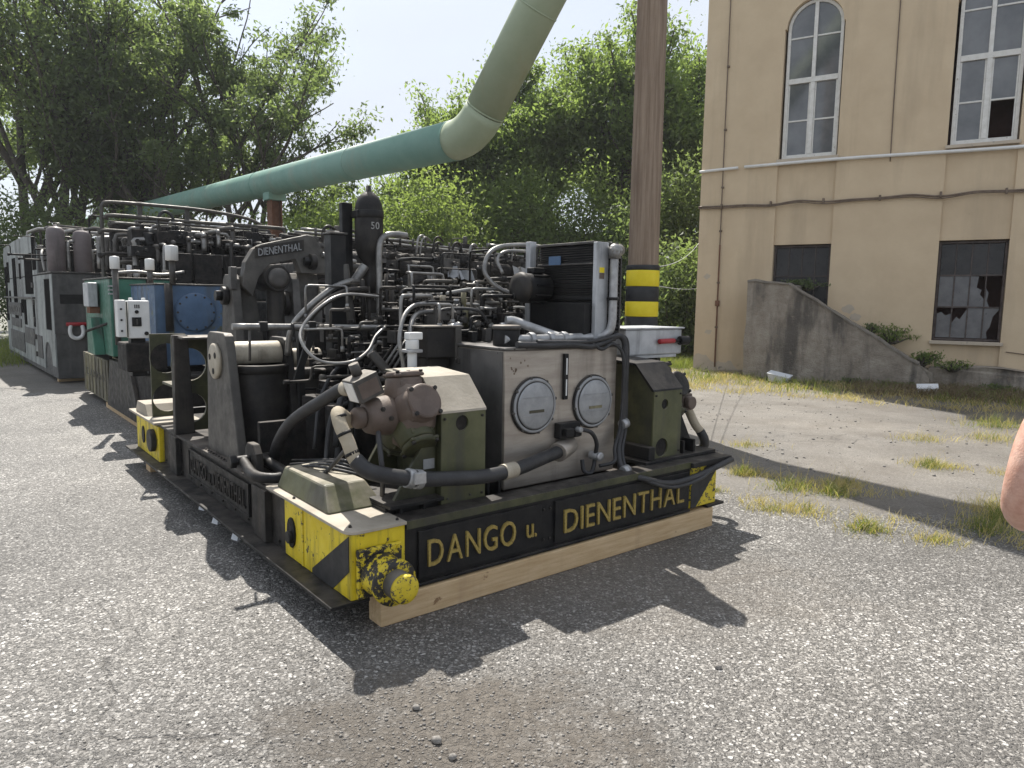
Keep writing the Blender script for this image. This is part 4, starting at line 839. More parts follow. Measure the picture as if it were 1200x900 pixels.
# left brackets, pin and cylinder
def trap(t0, t1, ta, tb, z1, s0, s1, m, name='bearing_bracket'):
    n = 6; cx = (ta + tb) / 2; rr = (tb - ta) / 2; c = .06
    poly = [(t0, .5), (t1, .5), (tb, z1 - c), (tb - c * .3, z1 - c * .3), (tb - c, z1), (ta + c, z1), (ta + c * .3, z1 - c * .3), (ta, z1 - c)]
    return MB().prism(poly, s0, s1, 'tz').build(name, m, hp, .006)
b1 = trap(1.72, 2.42, 1.93, 2.36, 1.36, -.13, -.07, 'brown_grey_steel')
MB().lathe([(.125, 0), (.125, .02), (.11, .026), (.05, .026)], (-.13, 2.15, 1.16), (-1, 0, 0), 32).build('pin_disc', 'pale_pin', b1)
for p in ringpts((-.157, 2.15, 1.16), .07, 3, 'tz', .4): drum('plate_hole', 'grimy_black', b1, p, (p[0] - .002, p[1], p[2]), .022, n=14, bevel=0)
b2 = trap(1.82, 2.36, 1.98, 2.32, 1.32, .30, .35, 'dark_steel')
drum('bracket_pin', 'pale_pin', hp, (-.07, 2.12, 1.20), (.299, 2.12, 1.20), .095)
drum('bracket_pin', 'pale_pin', hp, (.36, 2.05, 1.17), (.58, 2.05, 1.17), .07)
cy_ = drum('lift_cylinder', 'dark_steel', hp, (.13, 2.06, .445), (.13, 2.06, 1.14), .20, n=32); MB().lathe([(.21, 0), (.21, .05), (.2, .06)], (.13, 2.06, 1.08), n=32).build('cylinder_head', 'dark_steel', cy_)
cy_ = drum('lift_cylinder', 'dark_steel', hp, (.50, 2.1, .445), (.50, 2.1, 1.08), .14, n=28); MB().lathe([(.15, 0), (.15, .05), (.14, .06)], (.50, 2.1, 1.02), n=28).build('cylinder_head', 'dark_steel', cy_)
box('back_plate', 'grimy_black', hp, .0, .95, 2.45, 2.52, .445, 1.12); box('back_plate', 'grimy_black', hp, -.05, .9, 1.55, 1.6, .445, .8)
# holed plates and post
def holedplate(t, s0, s1, m):
    c = (s0 + s1) / 2 - .02
    return MB().holed(s0, s1, .5, .87, c, .69, .125, t, t + .03).holed(s0, s1, .8702, 1.27, c, 1.05, .135, t, t + .03).build('holed_plate', m, hp, .004)
holedplate(3.2, -.17, .13, 'olive_dark'); holedplate(3.95, -.17, .13, 'olive_dark')
box('shelf', 'olive_dark', hp, -.16, .12, 3.231, 3.6, .86, .88, .002)
MB().prism([(-.20, .5), (-.05, .5), (-.08, 1.3), (-.185, 1.3)], 3.05, 3.13, 'sz').build('post', 'dark_steel', hp, .008)
box('post', 'dark_steel', hp, .13, .20, 2.9, 3.0, .5, 1.26); box('cap_plate', 'mid_steel', hp, -.16, .22, 2.9, 3.26, 1.2705, 1.29)
# column, gas bottle and its mast
box('column', 'black_steel', hp, .645, .765, 1.95, 2.07, .445, 2.075); box('column_cap', 'mid_steel', hp, .635, .775, 1.94, 2.08, 2.076, 2.09, .003)
box('mast', 'black_steel', hp, .80, .885, 2.08, 2.14, .445, 2.33)
gb = MB().lathe([(.03, 1.64), (.055, 1.65), (.055, 1.78), (.045, 1.80), (.05, 1.88), (.085, 1.93), (.104, 1.99), (.107, 2.05), (.107, 2.26), (.10, 2.32), (.08, 2.37), (.045, 2.405), (.02, 2.42), (.02, 2.46)], (.98, 2.0, 0), n=36).build('gas_bottle', 'dark_steel', hp)
MB().lathe([(.1105, 2.215), (.1125, 2.217), (.1125, 2.27), (.1105, 2.272)], (.98, 2.0, 0), n=36).build('clamp_band', 'black_steel', gb); box('clamp_lug', 'black_steel', gb, .865, .885, 1.96, 2.08, 2.215, 2.27)
for tx, s0, z0, h in (('50', .945, 2.13, .055), ('HYDAC'[:0], 0, 0, 1)):
    if tx: lettering(tx, s0, s0 + .065, z0, h, 'light_cable', gb, lambda a, z: (a, 1.891 + (a - .98) ** 2 * 4, z), FRONT, .002, .1)
MB().cyl((.98, 2.0, 1.6), (.98, 2.0, 1.7), .035, n=8).bx(.93, 1.03, 1.95, 2.05, 1.5, 1.6).build('bottle_valve', 'mid_steel', gb, .004)
rod('riser_pipe', 'pipe_steel', hp, [(1.0, 1.88, 1.45), (1.0, 1.88, 1.80), (1.0, 1.88, 1.97), (1.02, 1.88, 2.05), (1.07, 1.88, 2.09), (1.16, 1.88, 2.10), (1.25, 1.9, 2.10)], .024, 12)
for x, z0, z1, r_ in ((.87, 1.45, 1.75, .016), (.92, 1.3, 1.7, .012), (1.07, 1.4, 1.8, .014), (1.12, 1.3, 1.68, .018)): rod('riser_pipe', 'dark_steel', hp, [(x, 1.9, z0), (x, 1.9, z1)], r_)
box('shelf', 'dark_steel', hp, .76, 1.02, 1.86, 2.08, 1.63, 1.65); drum('diagonal_pipe', 'pipe_steel', hp, (.80, 2.0, 1.66), (.92, 1.95, 1.86), .035); drum('diagonal_pipe', 'brown_grey_steel', hp, (.80, 1.95, 1.42), (.76, 1.98, 1.86), .035)
# long handling rod
rod('long_rod', 'pipe_steel', hp, [(-.19, 1.6, 1.42), (.30, 1.6, 1.412), (.92, 1.6, 1.40)], .021, 14); 
for s_ in (.0, .33): MB().bx(s_ - .02, s_ + .03, 1.575, 1.625, 1.385, 1.45).build('rod_clamp', 'black_steel', hp, .004)
rod('hanger', 'mid_steel', hp, [(-.08, 1.6, 1.41), (-.085, 1.6, 1.20)], .008); MB().bx(.25, .29, 1.62, 1.66, .45, 1.40).build('rod_post', 'black_steel', hp)
MB().prism([(.30, 1.40), (.36, 1.40), (.22, 1.05), (.18, 1.05)], 1.55, 1.57, 'sz').build('strut', 'black_steel', hp)
rod('pilot_line', 'pipe_steel', hp, [(.80, 1.45, 1.62), (.489, 1.40, 1.633), (.30, 1.35, 1.56), (.149, 1.30, 1.43), (.10, 1.2, 1.33), (.17, 1.1, 1.225), (.367, 1.1, 1.21), (.50, 1.12, 1.27), (.601, 1.2, 1.36), (.70, 1.25, 1.42)], .010)
rod('pilot_line', 'pipe_steel', hp, [(.922, 2.0, 1.738), (.75, 1.9, 1.73), (.575, 1.85, 1.66), (.378, 1.85, 1.50), (.312, 1.9, 1.38), (.30, 1.95, 1.2)], .022)
rod('pilot_line', 'dark_steel', hp, [(.90, 1.9, 1.68), (.70, 1.8, 1.66), (.52, 1.78, 1.58), (.40, 1.78, 1.46), (.36, 1.8, 1.3)], .024)
MB().bx(.535, .63, 1.49, 1.5, 1.295, 1.335).build('cream_tag', 'dusty_cream', hp)
rod('lever', 'pipe_steel', hp, [(.60, 1.3, 1.22), (.66, 1.3, 1.31), (.70, 1.3, 1.31)], .014); drum('lever_tube', 'mid_steel', hp, (.62, 1.3, 1.25), (.80, 1.2, 1.0), .032)
# manifold and valves behind the tank
mf = box('manifold', 'dark_steel', hp, .75, 1.0, .80, 1.05, 1.24, 1.43); box('manifold_plate', 'mid_steel', mf, .72, 1.02, .79, 1.06, 1.4305, 1.442, .002); box('manifold_side', 'brown_grey_steel', mf, .955, 1.0005, .785, .7995, 1.22, 1.43, .002)
box('manifold_foot', 'mid_steel', mf, .96, 1.10, .76, .80, 1.20, 1.24); box('manifold_post', 'dark_steel', mf, .78, .95, .85, 1.0, .445, 1.239)
ft = MB().bx(.60, .70, .77, .83, 1.36, 1.405).cyl((.64, .8, 1.30), (.64, .8, 1.36), .042, n=16).cyl((.64, .8, 1.14), (.64, .8, 1.30), .03, n=18).build('white_filter', 'white_plastic', hp, .006)
box('filter_ring', 'galvanised', ft, .59, .69, .755, .845, 1.28, 1.30, .004)
rod('loop_hose', 'pipe_steel', hp, [(.649, .9, 1.0), (.635, .9, 1.2), (.62, .92, 1.345), (.696, 1.0, 1.491), (.80, 1.06, 1.56), (.90, 1.1, 1.578), (1.034, 1.1, 1.58)], .014, 12)
rod('loop_hose', 'pipe_steel', hp, [(.70, .9, 1.30), (.72, .95, 1.42), (.80, 1.03, 1.50), (.932, 1.1, 1.525), (1.139, 1.1, 1.528)], .016)
rod('u_pipe', 'pipe_steel', hp, [(.793, 1.2, 1.38), (.793, 1.2, 1.55), (.80, 1.2, 1.615), (.83, 1.2, 1.63), (1.0, 1.2, 1.632), (1.035, 1.2, 1.62), (1.043, 1.2, 1.55)], .014)
rod('arc_line', 'light_cable', hp, [(1.30, 1.5, 1.645), (1.567, 1.5, 1.69), (1.72, 1.5, 1.69), (1.80, 1.45, 1.65), (1.85, 1.35, 1.55), (1.86, 1.3, 1.45)], .014)
r3 = random.Random(21)
vr = box('valve_rail', 'dark_steel', hp, .95, 1.75, 1.05, 1.35, 1.22, 1.40)
for k in range(9):
    x = 1.0 + k * .083; h = r3.uniform(.08, .2); y = 1.08 + .1 * r3.random()
    v_ = box('valve', r3.choice(['black_steel', 'mid_steel', 'dark_steel', 'stainless_dark']), vr, x, x + .06, y, y + .1, 1.401, 1.401 + h)
    MB().cyl((x + .03, y + .05, 1.4015 + h), (x + .03, y + .05, 1.44 + h), .02, n=10).build('solenoid', r3.choice(['galvanised', 'black_steel', 'pale_pin']), v_); MB().cyl((x + .03, y, 1.42 + h * .3), (x + .03, y - .06, 1.42 + h * .3), .022, n=8).build('valve_port', r3.choice(['mid_steel', 'black_steel']), v_)
sp = MB().cyl((1.235, 1.1, 1.42), (1.235, 1.1, 1.56), .035, n=14).cyl((1.235, 1.1, 1.56), (1.235, 1.1, 1.66), .018, n=10).build('brass_valve', 'stained_cream', hp)
MB().cyl((1.52, 1.2, 1.45), (1.52, 1.2, 1.66), .05, .03, 14).cyl((1.50, 1.2, 1.62), (1.60, 1.15, 1.52), .035, n=12).build('relief_valve', 'mid_steel', hp)
for k in range(14):
    x = 1.0 + .05 * k + r3.uniform(-.03, .03); y = r3.uniform(.85, 1.1); z = 1.38 + r3.uniform(0, .06)
    MB().cyl((x, y, z), (x + r3.uniform(.03, .08), y - .02, z + r3.uniform(-.01, .03)), r3.uniform(.014, .03), n=8).build('fitting', r3.choice(['galvanised', 'pipe_steel', 'mid_steel', 'black_steel']), hp)
for k in range(16):
    x = r3.uniform(.85, 1.7); y = r3.uniform(.9, 1.5); z = 1.40 + r3.uniform(0, .12); a = r3.uniform(-.5, .5)
    rod('control_line', r3.choice(['pipe_steel', 'rubber', 'rubber', 'light_cable']), hp, [(x, y, z), (x + .12 + .1 * a, y + .06, z + r3.uniform(.0, .09)), (x + .28, y + .02 + .1 * a, z + r3.uniform(-.02, .08)), (x + .38, y - .04, z - .03)], r3.uniform(.006, .013), 7)
for k in range(7): box('small_block', r3.choice(['galvanised', 'mid_steel', 'black_steel']), hp, *(lambda x, y: (x, x + .05, y, y + .05))(.9 + .11 * k, .82 + .1 * r3.random()), 1.33, 1.39 + .03 * r3.random())
# lower dark fill between posts: pumps, pipes on deck
for k in range(10):
    x = .35 + .22 * (k % 5) ; y = 1.25 + .33 * (k // 5)
    MB().cyl((x, y, .445), (x, y, .75 + .25 * r3.random()), .07 + .03 * r3.random(), n=18).build('pump', 'grimy_black', hp, .006)
for k in range(14):
    x = r3.uniform(.0, .8); y = r3.uniform(.95, 1.5)
    rod('deck_hose', r3.choice(['rubber', 'rubber', 'dark_steel']), hp, [(x, y, .5 + .2 * r3.random()), (x + .1, y + .1, .8 + .25 * r3.random()), (x + .3, y + .15, .9 + .3 * r3.random()), (x + .45, y, .75 + .3 * r3.random())], r3.uniform(.012, .026), 8)
for k in range(5): rod('slanted_line', r3.choice(['light_cable', 'pipe_steel', 'dark_steel']), hp, [(.60 + .07 * k, 1.35, 1.02 + .03 * k), (.78 + .06 * k, 1.3, 1.28 + .03 * k)], .009, 6)
# rear brackets and the named arm
def pinnut(par, s, t, z, r):
    d = drum('pin_boss', 'dark_steel', par, (s, t, z), (s - .06, t, z), r); drum('pin_nut', 'black_steel', d, (s - .0605, t, z), (s - .12, t, z), r * .62, n=6)
rb1 = MB().prism([(3.95, .5), (4.6, .5), (4.42, 1.78), (4.36, 1.83), (4.2, 1.83), (4.14, 1.78)], .62, .70, 'tz').build('rear_bracket', 'brown_grey_steel', hp, .008)
MB().prism([(.70, .5), (1.05, .5), (.86, 1.80), (.70, 1.82)], 4.24, 4.32, 'sz').build('bracket_web', 'brown_grey_steel', rb1, .006); pinnut(rb1, .62, 4.28, 1.62, .09)
rb2 = MB().prism([(3.95, .5), (4.6, .5), (4.42, 1.80), (4.36, 1.86), (4.2, 1.86), (4.14, 1.80)], 1.22, 1.30, 'tz').build('rear_bracket', 'mid_steel', hp, .008)
MB().prism([(1.30, .5), (1.72, .5), (1.54, 1.86), (1.30, 1.88)], 4.24, 4.32, 'sz').build('bracket_web', 'mid_steel', rb2, .006); pinnut(rb2, 1.22, 4.28, 1.55, .13)
arm = MB().prism([(.70, 1.72), (.74, 1.95), (.82, 2.08), (.9, 2.13), (1.36, 2.25), (1.44, 2.24), (1.62, 1.98), (1.66, 1.86), (1.30, 1.86), (1.24, 2.0), (.98, 1.94), (.86, 1.80), (.80, 1.62)], 4.08, 4.2, 'sz').build('named_arm', 'brown_grey_steel', hp, .006)
MB().prism([(.83, 1.99), (.83, 2.10), (1.33, 2.20), (1.33, 2.085)], 4.072, 4.0795, 'sz').build('arm_name_plate', 'dark_steel', arm)
lettering('DIENENTHAL', .86, 1.30, 2.015, .075, 'hatch_cover', arm, lambda a, z: (a, 4.069, z + (a - .86) * .19), (R(90), 0, 0), .006, .12)
drum('arm_drum', 'dark_steel', arm, (1.02, 3.98, 1.80), (1.02, 4.4, 1.80), .13); MB().lathe([(.1, 0), (.1, .02), (.06, .03), (.03, .03)], (1.02, 3.98, 1.80), (0, -1, 0), 24).build('drum_face', 'mid_steel', arm)
drum('arm_cylinder', 'dark_steel', arm, (1.05, 4.15, 1.70), (1.05, 4.2, .5), .09); drum('tie_cylinder', 'mid_steel', arm, (1.40, 4.15, 2.02), (2.0, 4.15, 1.94), .05); pinnut(arm, 1.44, 4.06, 1.98, .08)
drum('arm_link', 'pipe_steel', arm, (1.52, 4.06, 2.06), (1.9, 4.06, 2.0), .025); drum('rear_pin', 'pale_pin', hp, (1.55, 4.28, 1.66), (1.95, 4.28, 1.66), .09)
box('hook_plate', 'mid_steel', arm, .60, .66, 4.1, 4.18, 1.68, 1.9)
for k in range(6):
    x = .9 + .2 * k; rod('rear_hose', 'rubber', hp, [(x, 3.6, .5), (x + .05, 3.5, 1.0 + .1 * r3.random()), (x + .2, 3.45, 1.35 + .1 * r3.random()), (x + .3, 3.5, 1.2)], .025, 8)
box('rear_block', 'grimy_black', hp, .8, 2.6, 3.0, 3.5, .445, 1.35, .02); box('rear_block', 'grimy_black', hp, 1.1, 2.6, 1.5, 2.7, .445, 1.22, .02)
for k in range(12):
    x = r3.uniform(1.1, 2.5); y = r3.uniform(1.6, 2.5); h = r3.uniform(.08, .35)
    (MB().cyl((x, y, 1.221), (x, y, 1.22 + h), r3.uniform(.04, .09), n=16) if k % 2 else MB().bx(x, x + .12, y, y + .1, 1.221, 1.22 + h)).build('pump_block', r3.choice(['black_steel', 'grimy_black', 'dark_steel']), hp, .006)

# small-bore pipework with square bends, fittings and brackets all over the middle of the platform
def mpipe(p, moves, r_, m, name='small_pipe', par=hp):
    pts = [Vector(p)]; 
    for mv in moves: pts.append(pts[-1] + Vector(mv))
    out = [pts[0]]
    for a, b, c in zip(pts[:-2], pts[1:-1], pts[2:]):
        k1 = min(.03, (b - a).length * .4); k2 = min(.03, (c - b).length * .4); q0 = b + (a - b).normalized() * k1; q2 = b + (c - b).normalized() * k2
        out += [q0, q0.lerp(b, .55).lerp(b.lerp(q2, .45), .5), q2]
    out.append(pts[-1]); o = MB().tube(out, r_, 7, 1, False)
    for e, f in ((pts[0], pts[1]), (pts[-1], pts[-2])): o.cyl(e, e + (f - e).normalized() * min(.035, (f - e).length * .6), r_ * 1.8, n=6)
    return o.build(name, m, par)
r5 = random.Random(91)
def clutter(n, s0, s1, t0, t1, z0, z1, par, big=1.0):
    for k in range(n):
        p = (r5.uniform(s0, s1), r5.uniform(t0, t1), r5.uniform(z0, z1)); sg_ = r5.choice((-1, 1)); u = lambda a, b: r5.uniform(a, b) * big
        mv = [[(0, 0, u(.08, .25)), (sg_ * u(.1, .4), 0, 0), (0, u(-.1, .1), 0), (0, 0, -u(.05, .2))], [(sg_ * u(.15, .5), 0, 0), (0, 0, u(-.12, .12)), (sg_ * u(.08, .2), 0, 0)], [(0, 0, u(.1, .3)), (0, -u(.05, .2), 0), (sg_ * u(.06, .2), 0, 0)]][k % 3]
        mpipe(p, mv, r5.choice((.006, .008, .01, .013)) * (1 + .35 * (big - 1)), r5.choice(('dark_steel', 'mid_steel', 'black_steel', 'pipe_steel', 'brown_grey_steel', 'black_steel')), 'small_pipe', par)
def blocks(n, s0, s1, t0, t1, z0, z1, par, k_=1.0):
    for k in range(n):
        x, y, z = r5.uniform(s0, s1), r5.uniform(t0, t1), r5.uniform(z0, z1); a, b, c = (r5.uniform(.025, .07) * k_ for _ in range(3)); mb = MB().bx(x - a, x + a, y - b, y + b, z - c, z + c)
        for _ in range(2): d = r5.uniform(-.6, .6); mb.cyl((x + d * a, y - b, z + d * c), (x + d * a, y - b - .03 * k_, z + d * c), .012 * k_, n=6); mb.cyl((x - d * a, y, z + c), (x - d * a, y, z + c + .035 * k_), .014 * k_, n=6)
        mb.build('valve_piece', r5.choice(('grimy_black', 'black_steel', 'dark_steel', 'mid_steel')), par, .003)
clutter(34, .35, 1.0, 1.15, 1.9, .75, 1.5, hp); clutter(40, .95, 1.75, .9, 1.5, 1.36, 1.55, hp); clutter(30, .9, 2.0, 1.6, 2.6, 1.3, 1.75, hp, 1.3)
blocks(26, .4, 1.0, 1.2, 1.9, .8, 1.45, hp); blocks(30, 1.0, 1.75, .95, 1.45, 1.38, 1.5, hp); blocks(22, .9, 2.1, 1.6, 2.6, 1.3, 1.7, hp, 1.4); blocks(14, .2, .9, 2.6, 3.6, .55, .95, hp, 1.4)
for k in range(14): bolts(side, [(-.161, .95 + .26 * k, .2)], .009, '-x') if not 1.0 < .95 + .26 * k < 1.35 else None
bolts(side, [(-.165, 1.75 + .06 * k, .5) for k in range(11)] , .009, 'z')
bolts(hl, [(.45, .149, .97), (.70, .149, .97), (.70, .149, .53)], .008, '-y'); bolts(hr, [(2.19, .149, .97), (2.455, .149, .97), (2.455, .149, .56)], .008, '-y')
bolts(tank, [(x, TY0 - .012, TZ1 + .0085) for x in [TX0 + .06 + .095 * i for i in range(10)]], .005, '-y')

# timbers
def timber(lab, s, t, ln, w, h, rz=0):
    o = MB().bx(0, ln, 0, w, 0, h).build('timber_beam', 'timber', None, .006); m_ = Matrix.Translation(PO) @ Matrix.Rotation(PY, 4, 'Z')
    o.location = m_ @ Vector((s, t, .001)); o.rotation_euler = (0, 0, PY + rz); return tag(o, lab, 'timber', 'squared timbers under the platform')
timber('long squared timber under the front name beam', -.03, -.02, 2.70, .13, .142)
timber('squared timber under the rear end of the platform, only its left end showing', -.20, 4.02, 2.9, .16, .142)

# ------------------------------------------------------------------ dark machine behind (same axes as the platform)
dm_ = thing('pipework_machine', 'long black oily machine body covered in pipes behind the platform', 'machine', PO, PY)
r4 = random.Random(33)
box('base_frame', 'grimy_black', dm_, 1.7, 6.1, 5.0, 8.4, .12, .5, .01)
for s0 in (1.75, 3.7, 5.7): box('leg_block', 'grimy_black', dm_, s0, s0 + .4, 5.1, 8.2, 0, .119, .01)
box('body_block', 'grimy_black', dm_, 1.75, 4.7, 5.2, 8.2, .501, 1.55, .02); box('body_block', 'black_steel', dm_, 4.72, 6.0, 5.25, 8.2, .501, 1.75, .02)
for k in range(9):
    s0 = 1.8 + k * .47; z = 1.56; h = r4.uniform(.3, .62)
    box('upper_block', r4.choice(['grimy_black', 'black_steel', 'dark_steel']), dm_, s0, s0 + r4.uniform(.3, .44), 5.3 + .2 * r4.random(), 7.8, z, z + h, .03)
for k, (z, r_) in enumerate(((2.02, .13), (1.80, .11), (2.16, .09))):
    rod('wrapped_main', 'grimy_black', dm_, [(1.9, 5.15 + .1 * k, z + .06), (2.8, 5.1 + .1 * k, z + .02), (3.4, 5.2 + .1 * k, z - .03), (4.2, 5.12 + .1 * k, z + .01), (5.0, 5.15 + .1 * k, z - .02), (5.9, 5.2 + .1 * k, z - .05)], r_, 14, 5)
def lump(c, r_, sc, seed):
    q = random.Random(seed); mb = MB().sphere((0, 0, 0), r_, 16, 10); ph = [q.uniform(0, 6.28) for _ in range(6)]
    for i, v in enumerate(mb.v):
        x, y, z = v; d = 1 + .28 * math.sin(x * 19 + ph[0]) * math.sin(z * 23 + ph[1]) + .2 * math.sin(x * 41 + y * 33 + ph[2]) + .12 * math.sin(z * 57 + ph[3])
        mb.v[i] = (c[0] + x * d * sc[0], c[1] + y * d * sc[1], c[2] + z * d * sc[2])
    return mb
for k in range(30):   # oily wrappings hanging over the mains
    s0 = 1.95 + .13 * k + r4.uniform(-.1, .1); z = r4.uniform(1.62, 2.2) - .02 * (s0 - 2)
    lump((s0, 5.05 + r4.uniform(-.05, .15), z), .17, (r4.uniform(.9, 2.0), .7, r4.uniform(.35, .7)), k).build('oily_wrapping', r4.choice(['grimy_black', 'grimy_black', 'dark_steel']), dm_)
for k, (s0, z, w, a_) in enumerate(((3.62, 1.98, .2, .5), (3.86, 1.95, .2, -.4), (3.35, 1.86, .1, .2), (4.75, 2.02, .3, .1))):
    nx = 5; vs = []; 
    for i in range(nx + 1):
        for j in range(3): vs.append((s0 + w * i / nx + .03 * j * a_, 4.86 + .05 * math.sin(i * 1.7 + k) + .03 * j, z + .07 * (j - 1) + .02 * math.sin(i * 2.3 + j)))
    fs = [(i * 3 + j, i * 3 + j + 1, i * 3 + j + 4, i * 3 + j + 3) for i in range(nx) for j in range(2)]
    o = MB().add(vs, fs).build('metal_flap', 'hatch_cover' if k < 2 else 'pipe_steel', dm_); md = o.modifiers.new('solid', 'SOLIDIFY'); md.thickness = .008
for k in range(8):    # pipe rack on top, parallel to the front
    y = 5.15 + k * .2; zz = 2.34 - .02 * k + r4.uniform(-.02, .04)
    pts = [(1.75, y, zz + .08)] + [(2.2 + .45 * j, y + r4.uniform(-.02, .02), zz + .06 - .02 * j + r4.uniform(-.012, .012)) for j in range(9)]
    rod('top_pipe', r4.choice(['dark_steel', 'mid_steel', 'dark_steel', 'pipe_steel']), dm_, pts, r4.uniform(.014, .03), 8, 3)
for k in range(22):
    s0 = 1.9 + .19 * k; z = 2.36 - .005 * k
    MB().bx(s0, s0 + .03, 5.05, 6.7, z - .06, z - .035).cyl((s0 + .015, 5.12, z - .03), (s0 + .015, 5.12, z + .06 + .05 * r4.random()), .016, n=8).build('pipe_clip', r4.choice(['dark_steel', 'mid_steel']), dm_)
for k in range(16):
    s0 = r4.uniform(1.9, 5.7); z = r4.uniform(2.3, 2.42)
    rod('bent_line', r4.choice(['pipe_steel', 'dark_steel', 'rubber']), dm_, [(s0, 5.1, z - .2), (s0 + .02, 5.08, z), (s0 + .1, 5.1, z + .05), (s0 + .3, 5.3, z + .02)], r4.uniform(.01, .02), 7)
rod('white_line', 'light_cable', dm_, [(2.85, 5.0, 2.12), (2.78, 4.98, 2.0), (2.85, 4.98, 1.86), (3.05, 4.98, 1.74), (3.2, 4.98, 1.68)], .018, 8); rod('white_line', 'light_cable', dm_, [(2.75, 4.98, 1.9), (2.9, 4.98, 1.92), (3.02, 4.98, 1.84)], .014, 8)
rod('white_line', 'light_cable', dm_, [(4.9, 5.0, 1.95), (5.05, 4.98, 2.05), (5.25, 4.98, 2.08)], .014, 8)
for k in range(14):
    s0 = 1.9 + .29 * k; h = r4.uniform(.4, 1.0)
    MB().cyl((s0, 5.1, .5), (s0, 5.1, .5 + h), r4.uniform(.05, .11), n=16).build('front_cylinder', r4.choice(['grimy_black', 'black_steel', 'dark_steel']), dm_, .008)
for k in range(24):
    s0 = r4.uniform(1.8, 5.4); z = r4.uniform(1.1, 1.9)
    rod('front_hose', r4.choice(['rubber', 'grimy_black', 'pipe_steel', 'dark_steel']), dm_, [(s0, 5.05, z), (s0 + .15, 4.95, z + r4.uniform(-.1, .2)), (s0 + .35, 4.97, z + r4.uniform(-.2, .2)), (s0 + .5, 5.05, z - .15)], r4.uniform(.014, .035), 8)
for s0 in (2.3, 3.2, 4.3): 
    v_ = box('top_valve', 'dark_steel', dm_, s0, s0 + .22, 5.5, 5.75, 2.2, 2.42); drum('valve_stem', 'mid_steel', v_, (s0 + .11, 5.6, 2.421), (s0 + .11, 5.6, 2.53), .035)
# left wing running back along the side: pipe racks above
box('wing_frame', 'grimy_black', dm_, 1.2, 3.6, 8.6, 16.5, .02, 1.6, .02); box('wing_block', 'black_steel', dm_, 1.3, 3.4, 9.0, 16, 1.601, 2.3, .03)
for k in range(7):
    t0 = 9.0 + k * 1.0; box('wing_rib', r4.choice(['dark_steel', 'grimy_black']), dm_, 1.15, 1.28, t0, t0 + .3, .6, 2.28, .01)
for k in range(9):    # long pipes seen end-on and side-on
    z = 2.36 + .06 * (k % 6) + .01 * k; s0 = 1.0 + .22 * k
    rod('long_pipe', r4.choice(['mid_steel', 'pipe_steel', 'dark_steel']), dm_, [(s0, 8.7, z - .25), (s0, 8.72, z - .06), (s0, 8.9, z), (s0 + .03, 11, z + .02), (s0, 13.5, z), (s0 - .02, 16, z + .02)], r4.uniform(.03, .05), 10, 4)
for k in range(8):
    t0 = 9.0 + .75 * k; z = 2.45 + .05 * (k % 5)
    rod('cross_pipe', r4.choice(['mid_steel', 'pipe_steel', 'dark_steel', 'brown_grey_steel']), dm_, [(.75, t0, z - .55), (.76, t0, z - .1), (.82, t0, z), (1.6, t0 + .02, z + .02), (2.6, t0, z - .02), (3.4, t0, z)], r4.uniform(.025, .045), 10, 4)
for k in range(11):
    s0 = r4.uniform(.8, 3.0); t0 = r4.uniform(8.8, 12); z = r4.uniform(2.3, 2.85)
    rod('tangled_line', r4.choice(['dark_steel', 'rubber', 'mid_steel', 'pipe_steel']), dm_, [(s0, t0, z - .3), (s0 + .05, t0, z), (s0 + .25, t0 + .2, z + .1), (s0 + .5, t0 + .1, z - .05), (s0 + .6, t0, z - .3)], r4.uniform(.014, .028), 8)
for k in range(12):
    s0 = .95 + .2 * k; h = r4.uniform(.1, .38); MB().cyl((s0, 9.0, 2.3), (s0, 9.0, 2.3 + h), r4.uniform(.04, .09), n=14).bx(s0 - .06, s0 + .06, 8.9, 9.1, 2.3 + h * .3, 2.3 + h * .5).build('valve_cluster', r4.choice(['grimy_black', 'dark_steel', 'black_steel']), dm_, .008)
for k in range(5): box('panel', 'grimy_black', dm_, 1.0 + .45 * k, 1.4 + .45 * k, 8.45 + .02 * k, 8.55 + .02 * k, 1.2, 2.25, .01)
for k in (0, 4, 7): rod('vertical_pipe', r4.choice(['mid_steel', 'dark_steel', 'pipe_steel']), dm_, [(1.0 + .24 * k, 8.35, 1.0), (1.0 + .24 * k, 8.36, 2.2 + .1 * (k % 3)), (1.05 + .24 * k, 8.5, 2.36 + .1 * (k % 3)), (1.05 + .24 * k, 9.2, 2.4 + .1 * (k % 3))], r4.uniform(.02, .035), 8, 4)
for k in range(13):   # long level pipes feeding from the cabin side
    z = 2.12 + .062 * k; t0 = 9.25 + .05 * k; e = r4.uniform(1.6, 3.3); st_ = r4.uniform(.45, 1.1); dn = r4.uniform(.2, .6)
    rod('level_pipe', r4.choice(['mid_steel', 'dark_steel', 'dark_steel', 'pipe_steel', 'brown_grey_steel']), dm_, [(st_ - .12, t0, z - .3 * (k % 2)), (st_ - .1, t0, z - .06), (st_, t0, z), (st_ * .5 + e * .5, t0, z - .01), (e, t0, z), (e + .09, t0, z - .03), (e + .12, t0, z - .12), (e + .12, t0, z - dn)], r4.uniform(.02, .036), 9, 4)
for k in range(9): box('valve_body', r4.choice(['grimy_black', 'dark_steel', 'black_steel']), dm_, 1.0 + .24 * k, 1.0 + .24 * k + r4.uniform(.1, .22), 9.15, 9.4, 1.9 + .2 * r4.random(), 2.3 + .2 * r4.random(), .012)
box('back_screen', 'grimy_black', dm_, .7, 3.4, 10.6, 10.7, 1.5, 2.85, .02)
